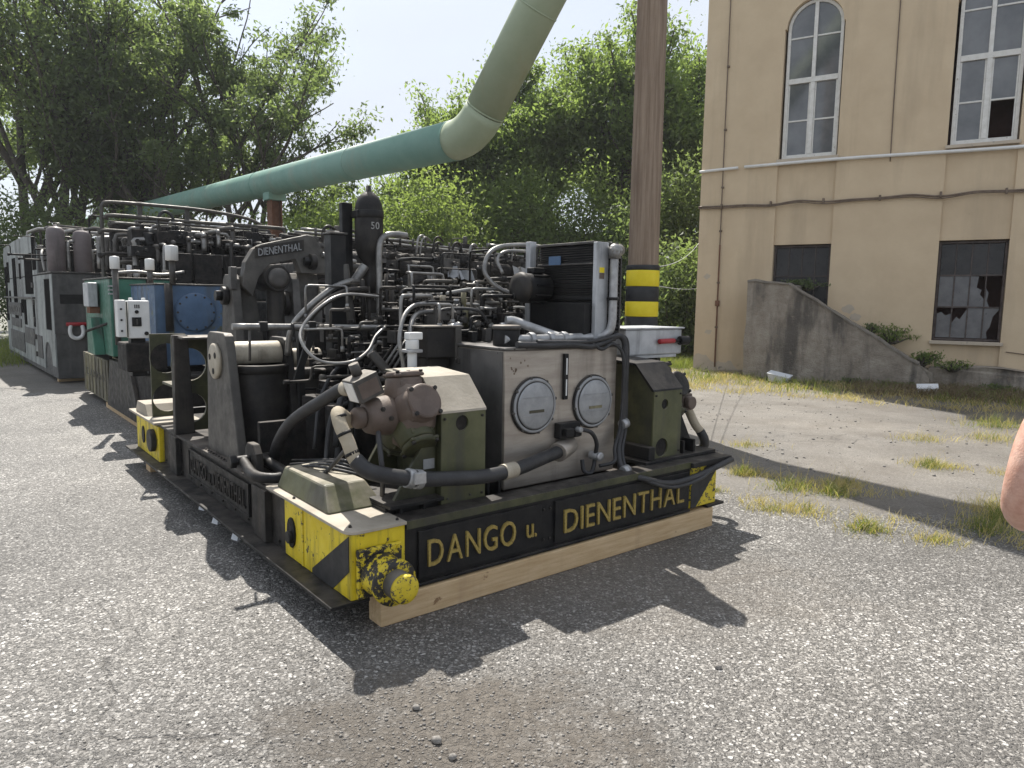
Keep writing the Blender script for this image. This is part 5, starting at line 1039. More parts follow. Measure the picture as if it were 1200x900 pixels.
# guard rail over the pipes
rod('guard_rail', 'brown_grey_steel', dm_, [(.46, 9.9, 1.5), (.47, 9.9, 2.2), (.48, 9.9, 2.9), (.50, 9.9, 3.02), (.60, 9.9, 3.07), (1.2, 9.9, 3.08), (2.0, 9.9, 3.07), (2.7, 9.9, 3.0), (3.0, 9.9, 2.9)], .028, 10, 5)
for s0 in (1.0, 1.72): box('rail_post', 'brown_grey_steel', dm_, s0, s0 + .07, 9.92, 9.97, 2.3, 3.12, .004)
rod('hose_hoop', 'rubber', dm_, [(1.25, 9.8, 2.55), (1.26, 9.8, 2.85), (1.36, 9.8, 2.98), (1.48, 9.8, 2.92), (1.52, 9.8, 2.7)], .025, 8)

clutter(26, 1.8, 5.6, 4.95, 5.1, 1.2, 2.0, dm_, 1.5); blocks(40, 1.8, 5.7, 4.95, 5.15, .9, 2.2, dm_, 2.0); clutter(36, 1.9, 5.7, 5.1, 5.9, 2.08, 2.24, dm_, 1.0)
clutter(44, .8, 3.0, 8.9, 9.6, 1.9, 2.45, dm_, 1.6); blocks(34, .8, 3.0, 8.9, 9.4, 1.8, 2.6, dm_, 2.4)

# ------------------------------------------------------------------ green and blue tank unit
tu = thing('tank_unit', 'low oily frame carrying a green tank and a blue tank with white caps', 'machine', PO, PY)
box('frame_box', 'grimy_black', tu, .22, 1.5, 5.7, 10.4, .08, .70, .012)
fs_ = box('side_panel', 'stained_cream', tu, .195, .219, 8.3, 10.4, .09, .70, .004)
lettering('DANGO', 10.1, 8.6, .36, .12, 'dark_steel', fs_, lambda a, z: (.1945, a, z), LEFT, .004, .14)
for k in range(7): MB().bx(.188, .1945, 8.45 + .28 * k, 8.5 + .28 * k, .12, .68).build('weld_rib', 'stained_cream', fs_)
MB().prism([(6.2, .08), (8.28, .08), (8.0, .74), (6.75, .74)], .17, .219, 'tz').build('sloped_plate', 'dark_steel', tu, .006)
MB().prism([(.2, .08), (.7, .08), (.6, .76), (.28, .76)], 6.16, 6.3, 'sz').build('sloped_plate', 'black_steel', tu, .006); MB().prism([(.75, .08), (1.1, .08), (1.05, .8), (.8, .8)], 5.55, 5.69, 'sz').build('sloped_plate', 'black_steel', tu, .006)
box('top_tray', 'stained_cream', tu, .24, .7, 6.4, 8.2, .742, .76, .003)
box('wood_skid', 'timber', tu, .2, 1.4, 5.6, 8.6, .004, .079, .004)
for k in range(6): MB().cyl((.35 + .06 * k, 6.5 + .2 * k, .77), (.38 + .06 * k, 6.4 + .2 * k, .95), .04 + .01 * (k % 3), n=14).build('fitting', r4.choice(['dark_steel', 'mid_steel', 'stained_cream']), tu)
rod('lug', 'mid_steel', tu, [(.24, 9.4, .71), (.25, 9.3, .86), (.3, 9.1, .9), (.36, 9.0, .72)], .03, 10); rod('lug', 'dark_steel', tu, [(.3, 8.6, .71), (.32, 8.5, .9), (.38, 8.4, .92)], .035, 10)
gt = box('green_tank', 'teal_paint', tu, .15, .95, 7.6, 9.6, .80, 1.83, .015); box('tank_lid', 'mid_steel', gt, .13, .97, 7.58, 9.62, 1.8305, 1.85, .003)
for k in range(3): box('rung', 'galvanised', gt, .13, .25, 7.565, 7.595, 1.62 + .05 * k, 1.64 + .05 * k, .002)
drum('clamp_ring', 'dark_steel', gt, (.62, 7.595, 1.70), (.62, 7.575, 1.70), .05, n=20); box('seam_post', 'dark_steel', gt, .585, .655, 7.57, 7.598, 1.45, 1.82, .003)
for k in range(5): drum('side_fitting', 'galvanised', gt, (.80, 7.595, .98 + .09 * k), (.80, 7.52, .98 + .09 * k), .022, n=10)
gb2 = box('grey_box', 'silver_paint', tu, .0, .12, 8.3, 8.7, 1.45, 1.78, .01); box('bracket', 'rust', gb2, .02, .148, 8.35, 8.6, 1.36, 1.449)
MB().prism([(8.1, .8), (8.7, .8), (8.6, 1.3), (8.3, 1.3)], .02, .148, 'tz').build('green_side_box', 'teal_paint', tu, .008); rod('grab_rail', 'dark_steel', tu, [(-.05, 8.2, 1.12), (.1, 8.0, 1.2), (.3, 7.6, 1.32)], .018)
bt = box('blue_tank', 'blue_paint', tu, .36, 1.12, 6.1, 7.4, .78, 1.74, .012)
box('tank_lid', 'mid_steel', bt, .345, 1.135, 6.085, 7.42, 1.7405, 1.758, .003); box('tank_corner', 'blue_paint', bt, .355, .47, 6.093, 6.0995, .80, 1.73, .002)
fl_ = MB().lathe([(.235, 0), (.235, .02), (.21, .03), (.1, .034)], (.80, 6.098, 1.42), (0, -1, 0), 36).build('round_cover', 'blue_paint', bt); bolts(fl_, ringpts((.80, 6.077, 1.42), .205, 12, 'sz'), .014, '-y', 'dark_steel')
rod('pipe_stub', 'dark_steel', bt, [(.49, 6.02, 1.76), (.49, 6.02, 1.2)], .045, 12)
for (s_, t_, z_, r_, h_) in ((.10, 6.9, 1.93, .055, .15), (.49, 6.9, 1.93, .055, .14), (.535, 6.0, 2.02, .07, .17)):
    rod('breather_post', 'mid_steel', tu, [(s_, t_, 1.0 if s_ < .2 else 1.75), (s_, t_, z_)], .035, 12)
    MB().lathe([(r_ * .8, 0), (r_, .005), (r_, h_ - .012), (r_ * .9, h_), (.01, h_ + .008)], (s_, t_, z_), n=24).build('white_cap', 'white_plastic', tu)
for k in range(9): MB().cyl((.25 + .09 * k, 7.8, 1.85), (.25 + .09 * k, 7.8, 1.92 + .05 * (k % 3)), .03 + .01 * (k % 2), n=10).build('lid_fitting', r4.choice(['mid_steel', 'galvanised', 'dark_steel']), tu)
rod('lid_pipe', 'pipe_steel', tu, [(.2, 7.72, 1.90), (.5, 7.7, 1.93), (.8, 7.7, 1.90), (1.1, 7.7, 1.95)], .022)
cbx = box('control_box', 'white_plastic', tu, .02, .235, 5.80, 5.98, 1.135, 1.555, .012)
box('door_gap', 'black_steel', cbx, -.004, .006, 5.785, 5.796, 1.15, 1.54, 0); box('side_box', 'white_plastic', cbx, -.085, -.004, 5.82, 5.98, 1.15, 1.56, .008)
box('switch_plate', 'black_steel', cbx, .05, .145, 5.788, 5.7995, 1.27, 1.37, .003); box('switch', 'mid_steel', cbx, .09, .105, 5.77, 5.7878, 1.29, 1.35, .003)
drum('knob', 'black_steel', cbx, (.10, 5.7995, 1.43), (.10, 5.775, 1.43), .02); drum('lock', 'black_steel', cbx, (.19, 5.7995, 1.19), (.19, 5.775, 1.19), .022)
for k in range(3): box('label_strip', 'dark_steel', cbx, .08 + .02 * k, .092 + .02 * k, 5.797, 5.7995, 1.47, 1.51, 0)
for k in range(3): drum('side_lock', 'black_steel', cbx, (-.05, 5.8195, 1.22 + .12 * k), (-.05, 5.805, 1.22 + .12 * k), .012, n=10)
for x in (.06, .19): drum('gland', 'white_plastic', cbx, (x, 5.88, 1.556), (x, 5.88, 1.585), .022, n=12)
box('box_post', 'black_steel', tu, .05, .2, 5.9, 6.05, .7, 1.134); box('box_foot', 'grimy_black', tu, -.02, .4, 5.8, 6.3, .7605, 1.08, .02)

# ------------------------------------------------------------------ grey cabin unit
m_ = Matrix.Translation(PO) @ Matrix.Rotation(PY, 4, 'Z')
cu_ = thing('cabin_unit', 'pale grey dented machine cabin with narrow windows at far left', 'machine', m_ @ Vector((.02, 12.2, 0)), PY + R(1.5))
cbm = MB(); cbm.bx(.012, .9, .0, 7.6, .08, 2.0)
cbm.build('lower_body', 'cab_dark', cu_, .012)
# panel of the side with door recess: pale sheets proud of the body
def sheet(pts, x0, x1, m, name='side_sheet'): return MB().prism(pts, x0, x1, 'tz').build(name, m, cu_, .004)
sheet([(.0, .95), (0, 1.98), (.25, 1.98), (.25, .95)], -.012, .0115, 'cab_paint'); sheet([(.251, 1.9), (.251, 1.98), (.95, 1.98), (.95, 1.9)], -.012, .0115, 'cab_paint')
sheet([(.951, .95), (.951, 1.98), (2.2, 1.98), (2.2, .95)], -.012, .0115, 'cab_paint'); sheet([(0, .3), (0, .949), (2.2, .949), (2.2, .18), (1.3, .18), (1.25, .5), (1.1, .68), (.85, .72), (.6, .66), (.45, .5), (.4, .3)], -.012, .0115, 'cab_paint')
sheet([(2.201, .18), (2.201, 1.98), (7.6, 1.98), (7.6, .18)], -.012, .0115, 'cab_paint')
up_ = MB(); up_.bx(.012, 1.2, 1.7, 7.55, 2.001, 2.58); up_.build('upper_cab', 'cab_dark', cu_, .012)
sheet([(1.7, 2.001), (1.7, 2.62), (2.3, 2.66), (2.35, 2.84), (5.2, 2.84), (7.4, 2.78), (7.6, 2.6), (7.6, 2.001)], -.014, .0115, 'cab_paint', 'cab_side')
for (t0, t1, z0, z1) in ((2.35, 3.5, 1.62, 2.45), (5.1, 5.7, .95, 2.45), (6.5, 6.9, 1.9, 2.4), (6.4, 6.7, 1.3, 1.7), (4.2, 4.45, 1.95, 2.3), (4.1, 4.4, 1.2, 1.5)):
    w_ = MB().bx(-.024, -.0145, t0, t1, z0, z1).build('window', 'painted_opening', cu_)  # flat near-black sheets paint the dark inside of the window openings
box('door', 'painted_opening', cu_, -.004, .0118, .255, .945, .96, 1.895, .004)  # dark of the door opening painted as a flat sheet
for (t0, t1, z0, z1) in ((2.6, 4.0, .55, .9), (4.2, 6.8, .3, .75), (1.5, 2.1, .35, .8), (4.6, 6.4, .85, 1.05)):
    pn = box('side_panel', 'cab_dark', cu_, -.03, -.0125, t0, t1, z0, z1, .006)
pn = box('name_panel', 'cab_dark', cu_, -.03, -.0125, 4.5, 7.0, 1.12, 1.42, .004); lettering('DANGO', 6.9, 4.7, 1.18, .18, 'mid_steel', pn, lambda a, z: (-.033, a, z), LEFT, .004, .14)
for (t0, t1, z0, z1) in ((1.75, 2.25, 2.1, 2.8), (3.6, 4.0, .95, 1.5), (2.3, 2.55, .95, 1.5), (7.0, 7.5, .95, 2.3)): box('painted_side_opening', 'painted_opening', cu_, -.022, -.0143, t0, t1, z0, z1, .003)
for k in range(5): box('hinge', 'mid_steel', cu_, -.05, -.0145, 2.25 + .01 * k, 2.33 + .01 * k, .35 + .35 * k, .45 + .35 * k, .004)
box('ledge', 'mid_steel', cu_, -.06, -.0128, 2.2, 7.55, 1.52, 1.56, .004)
box('front_sheet', 'cab_dark', cu_, .0, .78, -.014, -.0005, .9, 1.99, .004); box('front_plate', 'black_steel', cu_, .1, .46, -.024, -.0145, 1.45, 1.62, .004)
box('top_ledge', 'mid_steel', cu_, -.02, .95, -.04, 1.65, 2.001, 2.03, .004); box('front_post', 'cab_dark', cu_, .5, .62, -.05, -.0146, .1, 1.98, .006); box('front_post', 'cab_dark', cu_, .70, .9, -.03, -.0148, .1, 1.98, .006)
sk_ = rod('shackle', 'white_plastic', cu_, [(.24, -.05, 1.06), (.225, -.06, .95), (.25, -.06, .86), (.33, -.06, .82), (.41, -.06, .86), (.435, -.06, .95), (.42, -.05, 1.06)], .035, 12)
drum('shackle_pin', 'red_paint', sk_, (.17, -.05, 1.08), (.49, -.05, 1.08), .035)
for k, (x, z) in enumerate(((.14, 2.84), (.56, 2.80))):
    ac = MB().lathe([(.14, 2.031), (.15, 2.04), (.15, z - .1), (.135, z - .035), (.09, z), (.03, z + .01), (.03, z + .05)], (x, .35, 0), n=28).build('accumulator', 'mauve_grey', cu_)
rod('accumulator_pipe', 'pipe_steel', cu_, [(.32, .3, 2.05), (.32, .28, 2.5), (.34, .3, 2.58), (.42, .3, 2.6)], .03, 10)
for k in range(6):
    y = 3.3 - .3 * k + .1 * (k % 2); z = 2.93 + .035 * (k % 3) - .03 * k; x = .05 + .08 * k
    mpipe((x, y, 2.4), [(0, 0, z - 2.4), (.1 + .05 * k, -.9 - .1 * k, .03), (.35, -.4, -.05), (.9, -.1, -.04), (0, 0, -.4)], .032 if k % 2 else .024, r4.choice(['pipe_steel', 'mid_steel', 'light_cable']), 'roof_pipe', cu_)
for k in range(16):
    x = r4.uniform(.1, .8); y = r4.uniform(.8, 1.6); z = 2.03
    MB().cyl((x, y, z), (x, y, z + r4.uniform(.2, .6)), r4.uniform(.03, .08), n=12).build('roof_valve', r4.choice(['dark_steel', 'black_steel', 'mid_steel']), cu_, .006)
clutter(22, .1, 1.0, .7, 1.6, 2.05, 2.7, cu_, 1.8); blocks(18, .1, .9, .8, 1.6, 2.1, 2.6, cu_, 2.2)
box('roof_housing', 'black_steel', cu_, .05, .5, .62, .95, 2.031, 2.45, .01)
rod('grab_handle', 'light_cable', cu_, [(-.0, .8, 2.05), (-.02, .9, 2.35), (.02, 1.1, 2.45)], .022)
for t0 in (.7, 5.8): MB().cyl((.05, t0 + .1, .22), (.4, t0 + .1, .22), .2, n=24).build('wheel', 'grimy_black', cu_)
for t0 in (.0, 6.5): box('foot', 'timber', cu_, .05, .8, t0 + .3, t0 + .45, .002, .079)

# ------------------------------------------------------------------ small things on the ground
def poly_thing(name, label, cat, loc, rz, build): 
    o = thing(name, label, cat, loc, rz); build(o); return o
def litter1(o):
    frustum((-.17, .17, -.1, .1), (-.22, .22, -.14, .14), .0, .16).build('tub', 'litter_sunfleck_white', o, .01); MB().bx(-.23, .23, -.15, .15, .161, .175).build('rim', 'litter_sunfleck_white', o, .004)
t_ = poly_thing('plastic_tub', 'crushed white plastic tub at the foot of the stair wall', 'tub', (5.55, 14.72, .02), R(-35), litter1); t_.rotation_euler = (R(8), R(10), R(-35))
def litter2(o):
    MB().bx(-.17, .17, -.1, .1, 0, .12).build('box', 'litter_sunfleck_white', o, .008); MB().bx(-.175, .175, -.105, .105, .1205, .14).build('lid', 'litter_sunfleck_white', o, .004)
t_ = poly_thing('white_carton', 'small white carton lying in weeds before the concrete ledge', 'carton', (7.72, 13.1, .03), R(-28), litter2); t_.rotation_euler = (R(20), R(-4), R(-28))
# white solids painted in for sunlight through gaps under the platform edge
for lab, s_, t_ in (('white wedge painted in for sunlit ground under the side flange, nearest the rear', -.12, 2.55), ('white wedge painted in for sunlit ground under the side flange, middle one', -.14, 2.15), ('white wedge painted in for sunlit ground under the side flange, nearest the front', -.14, 1.72)):
    o = frustum((-.05, .05, -.035, .035), (-.03, .03, -.03, .03), 0, .06).build('painted_sunfleck', 'litter_sunfleck_white', None, .002); o.location = m_ @ Vector((s_, t_, .001)); o.rotation_euler = (0, 0, PY + .3); tag(o, lab, 'sunfleck', 'painted sunflecks under the platform')
# loose stones
rs = np.random.RandomState(9)
ico = bmesh.new(); bmesh.ops.create_icosphere(ico, subdivisions=1, radius=1); IV = np.array([v.co[:] for v in ico.verts]); IF = np.array([[v.index for v in f.verts] for f in ico.faces]); ico.free()
def stones(n, fx, fy, smin, smax):
    P = np.stack([fx(n), fy(n), np.zeros(n)], 1); S = smin + (smax - smin) * rs.rand(n) ** 3; Vs, Fs = [], []
    for i in range(n):
        q = IV * (1 + .35 * (rs.rand(len(IV), 1) - .5)) * S[i] * np.array([1, .8 + .4 * rs.rand(), .6]); a = rs.rand() * 6.28; c, s_ = math.cos(a), math.sin(a)
        q = q @ np.array([[c, -s_, 0], [s_, c, 0], [0, 0, 1]]); Vs.append(q + P[i] + [0, 0, S[i] * .3]); Fs.append(IF + len(IV) * i)
    return np.concatenate(Vs), np.concatenate(Fs)
mat('stone_mix', (.13, .12, .11), (.33, .31, .28), 35, .9, 0, .2)
V, F = stones(3800, lambda n: rs.normal(-.25, .5, n), lambda n: rs.normal(2.45, .42, n), .002, .0075)
V2, F2 = stones(1500, lambda n: rs.uniform(-3.5, 4.5, n), lambda n: rs.uniform(2, 9, n), .002, .008)
V3, F3 = stones(900, lambda n: rs.uniform(2.0, 9, n), lambda n: rs.uniform(6.5, 13, n), .004, .02)
V2, F2 = np.concatenate([V2, V3]), np.concatenate([F2, F3 + len(V2)])
tag(link('gravel', np_mesh('gravel', np.concatenate([V, V2]), np.concatenate([F, F2 + len(V)]), 'stone_mix'), 'stone_mix'), 'loose grit and small stones on the asphalt', 'gravel', kind='stuff')
for k, (x, y, r_, lab) in enumerate(((-.255, 2.42, .022, 'grey pebble on the dirt patch, left one'), (-.19, 2.33, .018, 'small dark pebble at the bottom of the dirt patch'), (.93, 2.98, .018, 'dark pebble alone on asphalt right of the dirt'), (-.36, 2.63, .018, 'brown pebble at the upper edge of the dirt patch'))):
    q = IV * (1 + .4 * (rs.rand(len(IV), 1) - .5)) * r_ * [1, .85, .7]; o = link('pebble', np_mesh('pebble', q + [0, 0, r_ * .45], IF, 'stone_mix'), 'stone_mix', loc=(x, y, 0)); tag(o, lab, 'stone', 'pebbles near the camera')

# ------------------------------------------------------------------ grass and weeds
def blades(n, pos, hmin, hmax, w, rs, lean=.5):
    P = pos(n); h = hmin + (hmax - hmin) * rs.rand(n); a = rs.rand(n) * 6.283; d = np.stack([np.cos(a), np.sin(a), np.zeros(n)], 1)
    b = rs.rand(n) * 6.283; wv = np.stack([np.cos(b), np.sin(b), np.zeros(n)], 1) * w * .5 * (.6 + .8 * rs.rand(n))[:, None]; ln = (lean * (.2 + rs.rand(n)) * h)[:, None]; z = np.array([0, 0, 1.])
    m1 = P + d * ln * .35 + z * (h * .6)[:, None]; tip = P + d * ln + z * h[:, None] * .92
    V = np.stack([P - wv, P + wv, m1 + wv * .7, m1 - wv * .7, tip], 1).reshape(-1, 3); i = np.arange(n)[:, None] * 5
    F = np.concatenate([i + [0, 1, 2], i + [0, 2, 3], i + [3, 2, 4]]); return V, F
TG = 'grass tufts along the pavement seam'
tuft_spots = [(2.22, 6.62, .16, .16, 'green tuft in the pole shadow beside the platform corner'), (2.28, 5.42, .26, .13, 'half dry tuft nearest the platform along the seam'), (2.05, 5.45, .2, .09, 'straw coloured low tuft left of the half dry one'),
    (2.58, 4.98, .2, .14, 'thick green tuft nearest the camera on the seam'), (2.48, 6.1, .3, .2, 'tall green tuft crossing the upper seam'), (2.78, 5.95, .2, .18, 'green tuft in the middle of the pole shadow'), (3.02, 6.3, .2, .12, 'dry tuft just above the pole shadow'),
    (4.25, 7.05, .26, .16, 'green tuft alone on the open tarmac'), (3.45, 5.0, .28, .17, 'green tuft at the end of the pole shadow near the person'), (3.72, 5.25, .26, .2, 'dark tuft inside the shadow end near the person'), (3.95, 5.6, .25, .18, 'pale tuft beyond the shadow near the person'),
    (2.7, 8.0, .25, .1, 'thin dry tuft on the far tarmac'), (2.0, 7.3, .14, .14, 'small tuft right behind the platform corner'), (5.0, 8.5, .3, .15, 'yellowed tuft below the ledge, left one'), (5.9, 8.6, .4, .2, 'yellowed tuft at the right edge of the tarmac'), (2.95, 4.75, .18, .1, 'thin dry tuft along the lower seam'), (1.72, 6.0, .12, .1, 'leafy weed under the platform corner'), (6.6, 9.6, .5, .3, 'tall green tuft in front of the ledge')]
for k, (x, y, sp_, h, lab) in enumerate(tuft_spots):
    rt = np.random.RandomState(300 + k); o = thing('grass_tuft', lab, 'grass', (x, y, 0), 0, TG)
    def pos(n, s=sp_): p = rt.normal(size=(n, 3)) * [s * .42, s * .3, 0]; p[:, 2] = 0; return p
    dry = 'dry' in lab or 'straw' in lab or 'yellowed' in lab or 'pale' in lab
    ng, ndry = (70, 200) if dry else (260, 150)
    V, F = blades(ng, pos, h * .2, h * 1.0, .005, rt, .9); V[:, 2] *= np.repeat(np.exp(-((V.reshape(-1, 5, 3)[:, 0, :2] / (sp_ * .45)) ** 2).sum(1)) * .8 + .25, 5); tag(link('green_blades', np_mesh('green_blades', V, F, 'grass_green'), 'grass_green', o), kind='stuff')
    V, F = blades(ndry, lambda n: pos(n) * [1.35, 1.3, 0], h * .2, h * .8, .004, rt, 1.2); tag(link('dry_blades', np_mesh('dry_blades', V, F, 'grass_dry'), 'grass_dry', o), kind='stuff')
    V, F = blades(7, lambda n: pos(n) * .7, h * .9, h * 1.9, .0025, rt, .7); tag(link('seed_stalks', np_mesh('seed_stalks', V, F, 'grass_dry'), 'grass_dry', o), kind='stuff')
rg = np.random.RandomState(77)
def wallpos(u0, u1, d0, d1, dens=None):
    def f(n):
        u = u0 + (u1 - u0) * rg.rand(n); d = d0 + (d1 - d0) * rg.rand(n); return np.array(R0)[None] + np.array(WA)[None] * u[:, None] - np.array(WN)[None] * d[:, None]
    return f
def clumpy(f, nc, sg):
    def g_(n): c = f(nc); return c[rg.randint(0, nc, n)] + rg.normal(size=(n, 3)) * [sg, sg, 0]
    return g_
V1, F1 = blades(17000, clumpy(wallpos(-3.4, 9, -.9, 2.9), 330, .17), .03, .13, .008, rg, 1.8)
tag(link('dry_grass', np_mesh('dry_grass', V1, F1, 'grass_dry'), 'grass_dry'), 'dry yellow grass along the foot of the building', 'grass', kind='stuff')
V1, F1 = blades(2600, clumpy(wallpos(-2.2, 8.5, -.3, 2.2), 80, .14), .05, .24, .01, rg, .8)
tag(link('green_grass', np_mesh('green_grass', V1, F1, 'grass_green'), 'grass_green'), 'green weeds and grass mixed along the wall foot', 'grass', kind='stuff')
V1, F1 = blades(9000, clumpy(wallpos(2.2, 8, -.2, 1.5), 160, .15), .05, .22, .012, rg, 1.3)
tag(link('dead_weeds', np_mesh('dead_weeds', V1, F1, 'dead_brown'), 'dead_brown'), 'dead brown weeds heaped before the concrete ledge', 'weeds', kind='stuff')
V1, F1 = blades(9000, clumpy(lambda n: np.stack([rg.uniform(2.2, 6.5, n), rg.uniform(17.5, 23, n), np.zeros(n)], 1), 120, .3), .08, .3, .014, rg, .9)
V2, F2 = blades(9000, clumpy(lambda n: np.stack([rg.uniform(-19, -11.5, n), rg.uniform(15.5, 24, n), np.zeros(n)], 1), 120, .35), .08, .35, .016, rg, .9)
tag(link('far_grass', np_mesh('far_grass', np.concatenate([V1, V2]), np.concatenate([F1, F2 + len(V1)]), 'grass_green'), 'grass_green'), 'grass beyond the yard behind the machines', 'grass', kind='stuff')
def seampos(n):
    k = rg.randint(0, 3, n); u = rg.rand(n)[:, None]; A = np.array([(1.75, 5.75, 0), (2.1, 6.75, 0), (4.1, 7.3, 0)])[k]; B = np.array([(4.3, 4.35, 0), (4.3, 5.25, 0), (5.6, 6.2, 0)])[k]; return A + (B - A) * u + rg.normal(size=(n, 3)) * [.07, .07, 0]
V1, F1 = blades(2600, clumpy(seampos, 70, .07), .015, .09, .004, rg, 1.5)
tag(link('seam_straw', np_mesh('seam_straw', V1, F1, 'grass_dry'), 'grass_dry'), 'thin straw scattered along the pavement seams', 'grass', kind='stuff')
def wp(u, d, z=0): p = R0 + WA * u - WN * d; return (p.x, p.y, z)
for k, (u, d, z, rx, h, n, lm, lab) in enumerate(((2.75, -.75, .9, .5, .6, 1200, 'leaf_bright', 'leafy green weed growing at the middle of the stair'), (3.3, -.6, .45, .5, .55, 1200, 'leaf_mid', 'leafy weed where the stair meets the ledge'), (1.0, -.85, 2.0, .45, .4, 900, 'leaf_dark', 'dark weed on the stair landing before the barred window'),
    (2.1, .12, 0, .5, .35, 900, 'leaf_dark', 'low weed at the foot of the stair wall, middle'), (2.9, .15, 0, .45, .4, 900, 'leaf_dark', 'low dark weed at the low end of the stair wall'), (4.6, .1, 0, .6, .45, 1000, 'leaf_dark', 'dark weed before the broken ledge'), (3.9, -.4, .42, .4, .35, 700, 'leaf_mid', 'small weed on top of the ledge'), (5.8, .6, 0, .6, .5, 1000, 'leaf_mid', 'tall weed at the right end of the ledge'), (.7, .12, 0, .4, .2, 600, 'leaf_mid', 'low creeping weed by the crushed tub'), (2.35, -.8, 1.1, .3, .35, 600, 'leaf_dark', 'grey dried weed against the wall beside the stair'))):
    bush('weed', lab, wp(u, d, z - .05), rx * 1.15, .3, h * .6, lm, int(n * .5), 500 + k, .06, 'weeds around the stair', 'weed', 16)

# ------------------------------------------------------------------ person at the right edge
pr = thing('person', 'person at right edge in black shirt, bare elbow showing', 'person', (1.645, 1.80, 0), R(-8))
def skin_obj(name, verts, edges, m, parent, root=0, sub=2):
    me = bpy.data.meshes.new(name); me.from_pydata([v[:3] for v in verts], edges, [])
    o = link(name, me, m, parent); md = o.modifiers.new('skin', 'SKIN'); sv = me.skin_vertices[0].data if me.skin_vertices else None
    if sv is None:
        bpy.context.view_layer.objects.active = o; bm = bmesh.new(); bm.from_mesh(me); bm.verts.layers.skin.verify(); bm.to_mesh(me); bm.free(); sv = me.skin_vertices[0].data
    for i, v in enumerate(verts):
        r_ = v[3]; sv[i].radius = r_ if hasattr(r_, '__len__') else (r_, r_); sv[i].use_root = (i == root)
    s_ = o.modifiers.new('sub', 'SUBSURF'); s_.levels = sub; s_.render_levels = sub
    for p in me.polygons: p.use_smooth = True
    md.use_smooth_shade = True; return o
V = [(0, 0, .95, .13), (0, .0, 1.12, (.14, .11)), (0, .01, 1.30, (.16, .12)), (0, .01, 1.42, (.13, .10)), (0, .01, 1.52, .055), (0, -.01, 1.60, .075), (0, -.01, 1.68, .095), (0, 0, 1.77, .07)]
E = [(i, i + 1) for i in range(7)]
def addc(vs, frm):
    i0 = len(V)
    for k, v in enumerate(vs): V.append(v); E.append((frm if k == 0 else i0 + k - 1, i0 + k))
    return len(V) - 1
hands = []
for sg in (-1, 1):
    w = addc([(sg * .18, .01, 1.42, .06), (sg * .24, .0, 1.32, .056), (sg * .27, -.01, 1.25, .057), (sg * .288, -.02, 1.16, .057), (sg * .28, .02, 1.065, .054), (sg * .19, .15, 1.0, .04), (sg * .12, .25, 1.04, .029), (sg * .095, .29, 1.04, (.036, .022)), (sg * .075, .325, 1.04, (.038, .018))], 3)
    hands.append((sg, w))
    for f, (dy, dz, ln) in enumerate(((.0, .03, .07), (.012, .01, .08), (.01, -.01, .075), (.0, -.028, .06))):
        addc([(sg * .065, .335 + dy, 1.04 + dz, .0095), (sg * .03, .345 + dy, 1.035 + dz, .009), (sg * (.06 - ln), .325 + dy, 1.03 + dz, .008)], w)
    addc([(sg * .085, .29, 1.075, .011), (sg * .06, .315, 1.095, .010), (sg * .035, .325, 1.1, .009)], w - 1)
    addc([(sg * .1, .0, .88, .10), (sg * .11, .0, .70, .085), (sg * .11, .015, .49, .06), (sg * .11, -.01, .32, .058), (sg * .11, -.01, .10, .04), (sg * .115, .06, .045, (.045, .035)), (sg * .12, .16, .03, (.045, .025))], 0)
body = skin_obj('body', V, E, 'skin', pr)
S = [(0, 0, .90, (.165, .13)), (0, 0, 1.12, (.16, .13)), (0, .01, 1.30, (.178, .138)), (0, .01, 1.42, (.15, .12)), (0, .01, 1.485, (.08, .075))]; SE = [(0, 1), (1, 2), (2, 3), (3, 4)]
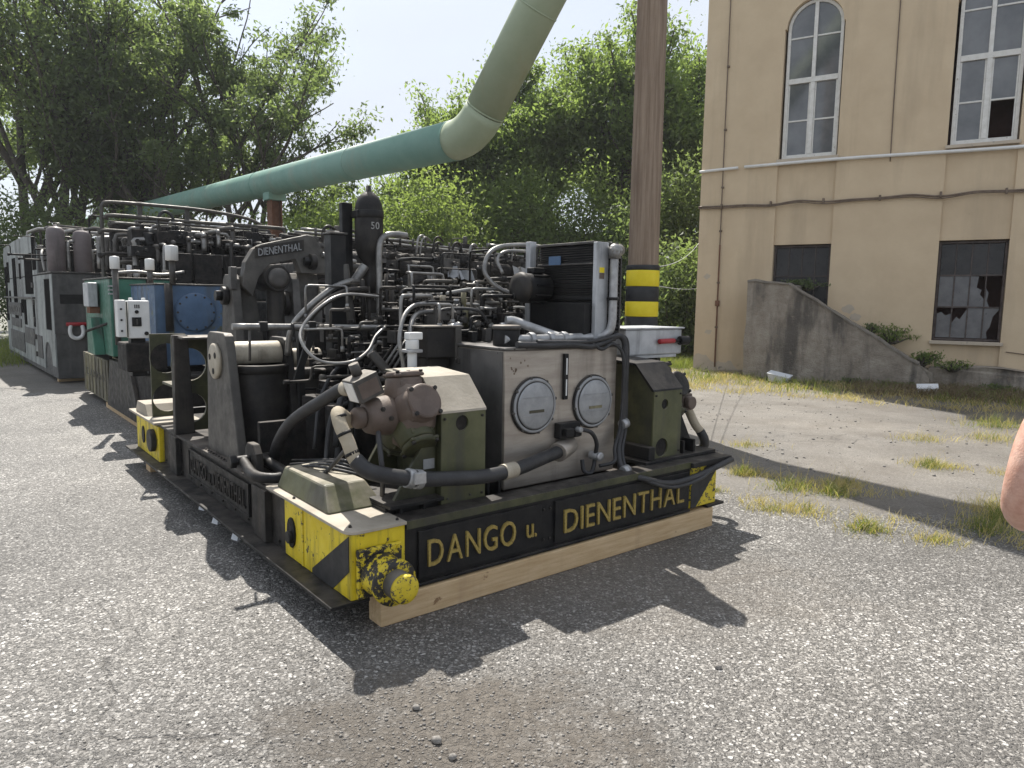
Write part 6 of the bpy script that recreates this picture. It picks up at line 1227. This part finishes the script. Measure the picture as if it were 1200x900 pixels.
for sg in (-1, 1):
    i0 = len(S); S += [(sg * .18, .01, 1.425, .078), (sg * .225, .004, 1.335, .078)]; SE += [(3, i0), (i0, i0 + 1)]
skin_obj('shirt', S, SE, 'black_cloth', pr)
S = [(0, 0, .95, (.15, .125)), (0, 0, .88, (.14, .12))]; SE = [(0, 1)]
for sg in (-1, 1):
    i0 = len(S); S += [(sg * .1, 0, .82, .112), (sg * .115, 0, .66, .105), (sg * .118, 0, .52, .1)]; SE += [(1, i0), (i0, i0 + 1), (i0 + 1, i0 + 2)]
skin_obj('shorts', S, SE, 'grey_cloth', pr)
MB().sphere((0, -.02, 1.715), .108, 18, 10, (.86, 1, 1.02)).build('hair', 'hair', pr)
nose = MB().sphere((0, .095, 1.665), .018, 10, 6, (.8, 1.2, 1.4)).build('nose', 'skin', pr)
for sg in (-1, 1):
    MB().sphere((sg * .034, .076, 1.69), .013, 10, 6).build('eye', 'white_plastic', pr); MB().sphere((sg * .092, -.005, 1.675), .028, 10, 6, (.4, .8, 1.2)).build('ear', 'skin', pr)
    sh_ = MB().sphere((sg * .118, .08, .045), .06, 14, 8, (.85, 2.3, .75)).build('shoe', 'black_cloth', pr)
MB().sphere((0, .083, 1.625), .02, 10, 6, (1.3, .5, .35)).build('mouth', 'brown_primer', pr)


# ------------------------------------------------------------------ thin haze volume added round the yard to lift the dark trees
hz = MB().bx(-245, 245, -35, 405, -1, 17.5).build('haze', 'asphalt', None)
hm = bpy.data.materials.new('haze_air'); hm.use_nodes = True; hm.node_tree.nodes.remove(hm.node_tree.nodes['Principled BSDF'])
pv = hm.node_tree.nodes.new('ShaderNodeVolumePrincipled'); pv.inputs['Color'].default_value = (.93, .96, 1, 1); pv.inputs['Density'].default_value = .0006; pv.inputs['Anisotropy'].default_value = .2
hm.node_tree.links.new(pv.outputs[0], hm.node_tree.nodes['Material Output'].inputs['Volume'])
hz.data.materials.clear(); hz.data.materials.append(hm); tag(hz, 'thin haze over the yard, added to lighten the far trees', 'haze', kind='stuff')
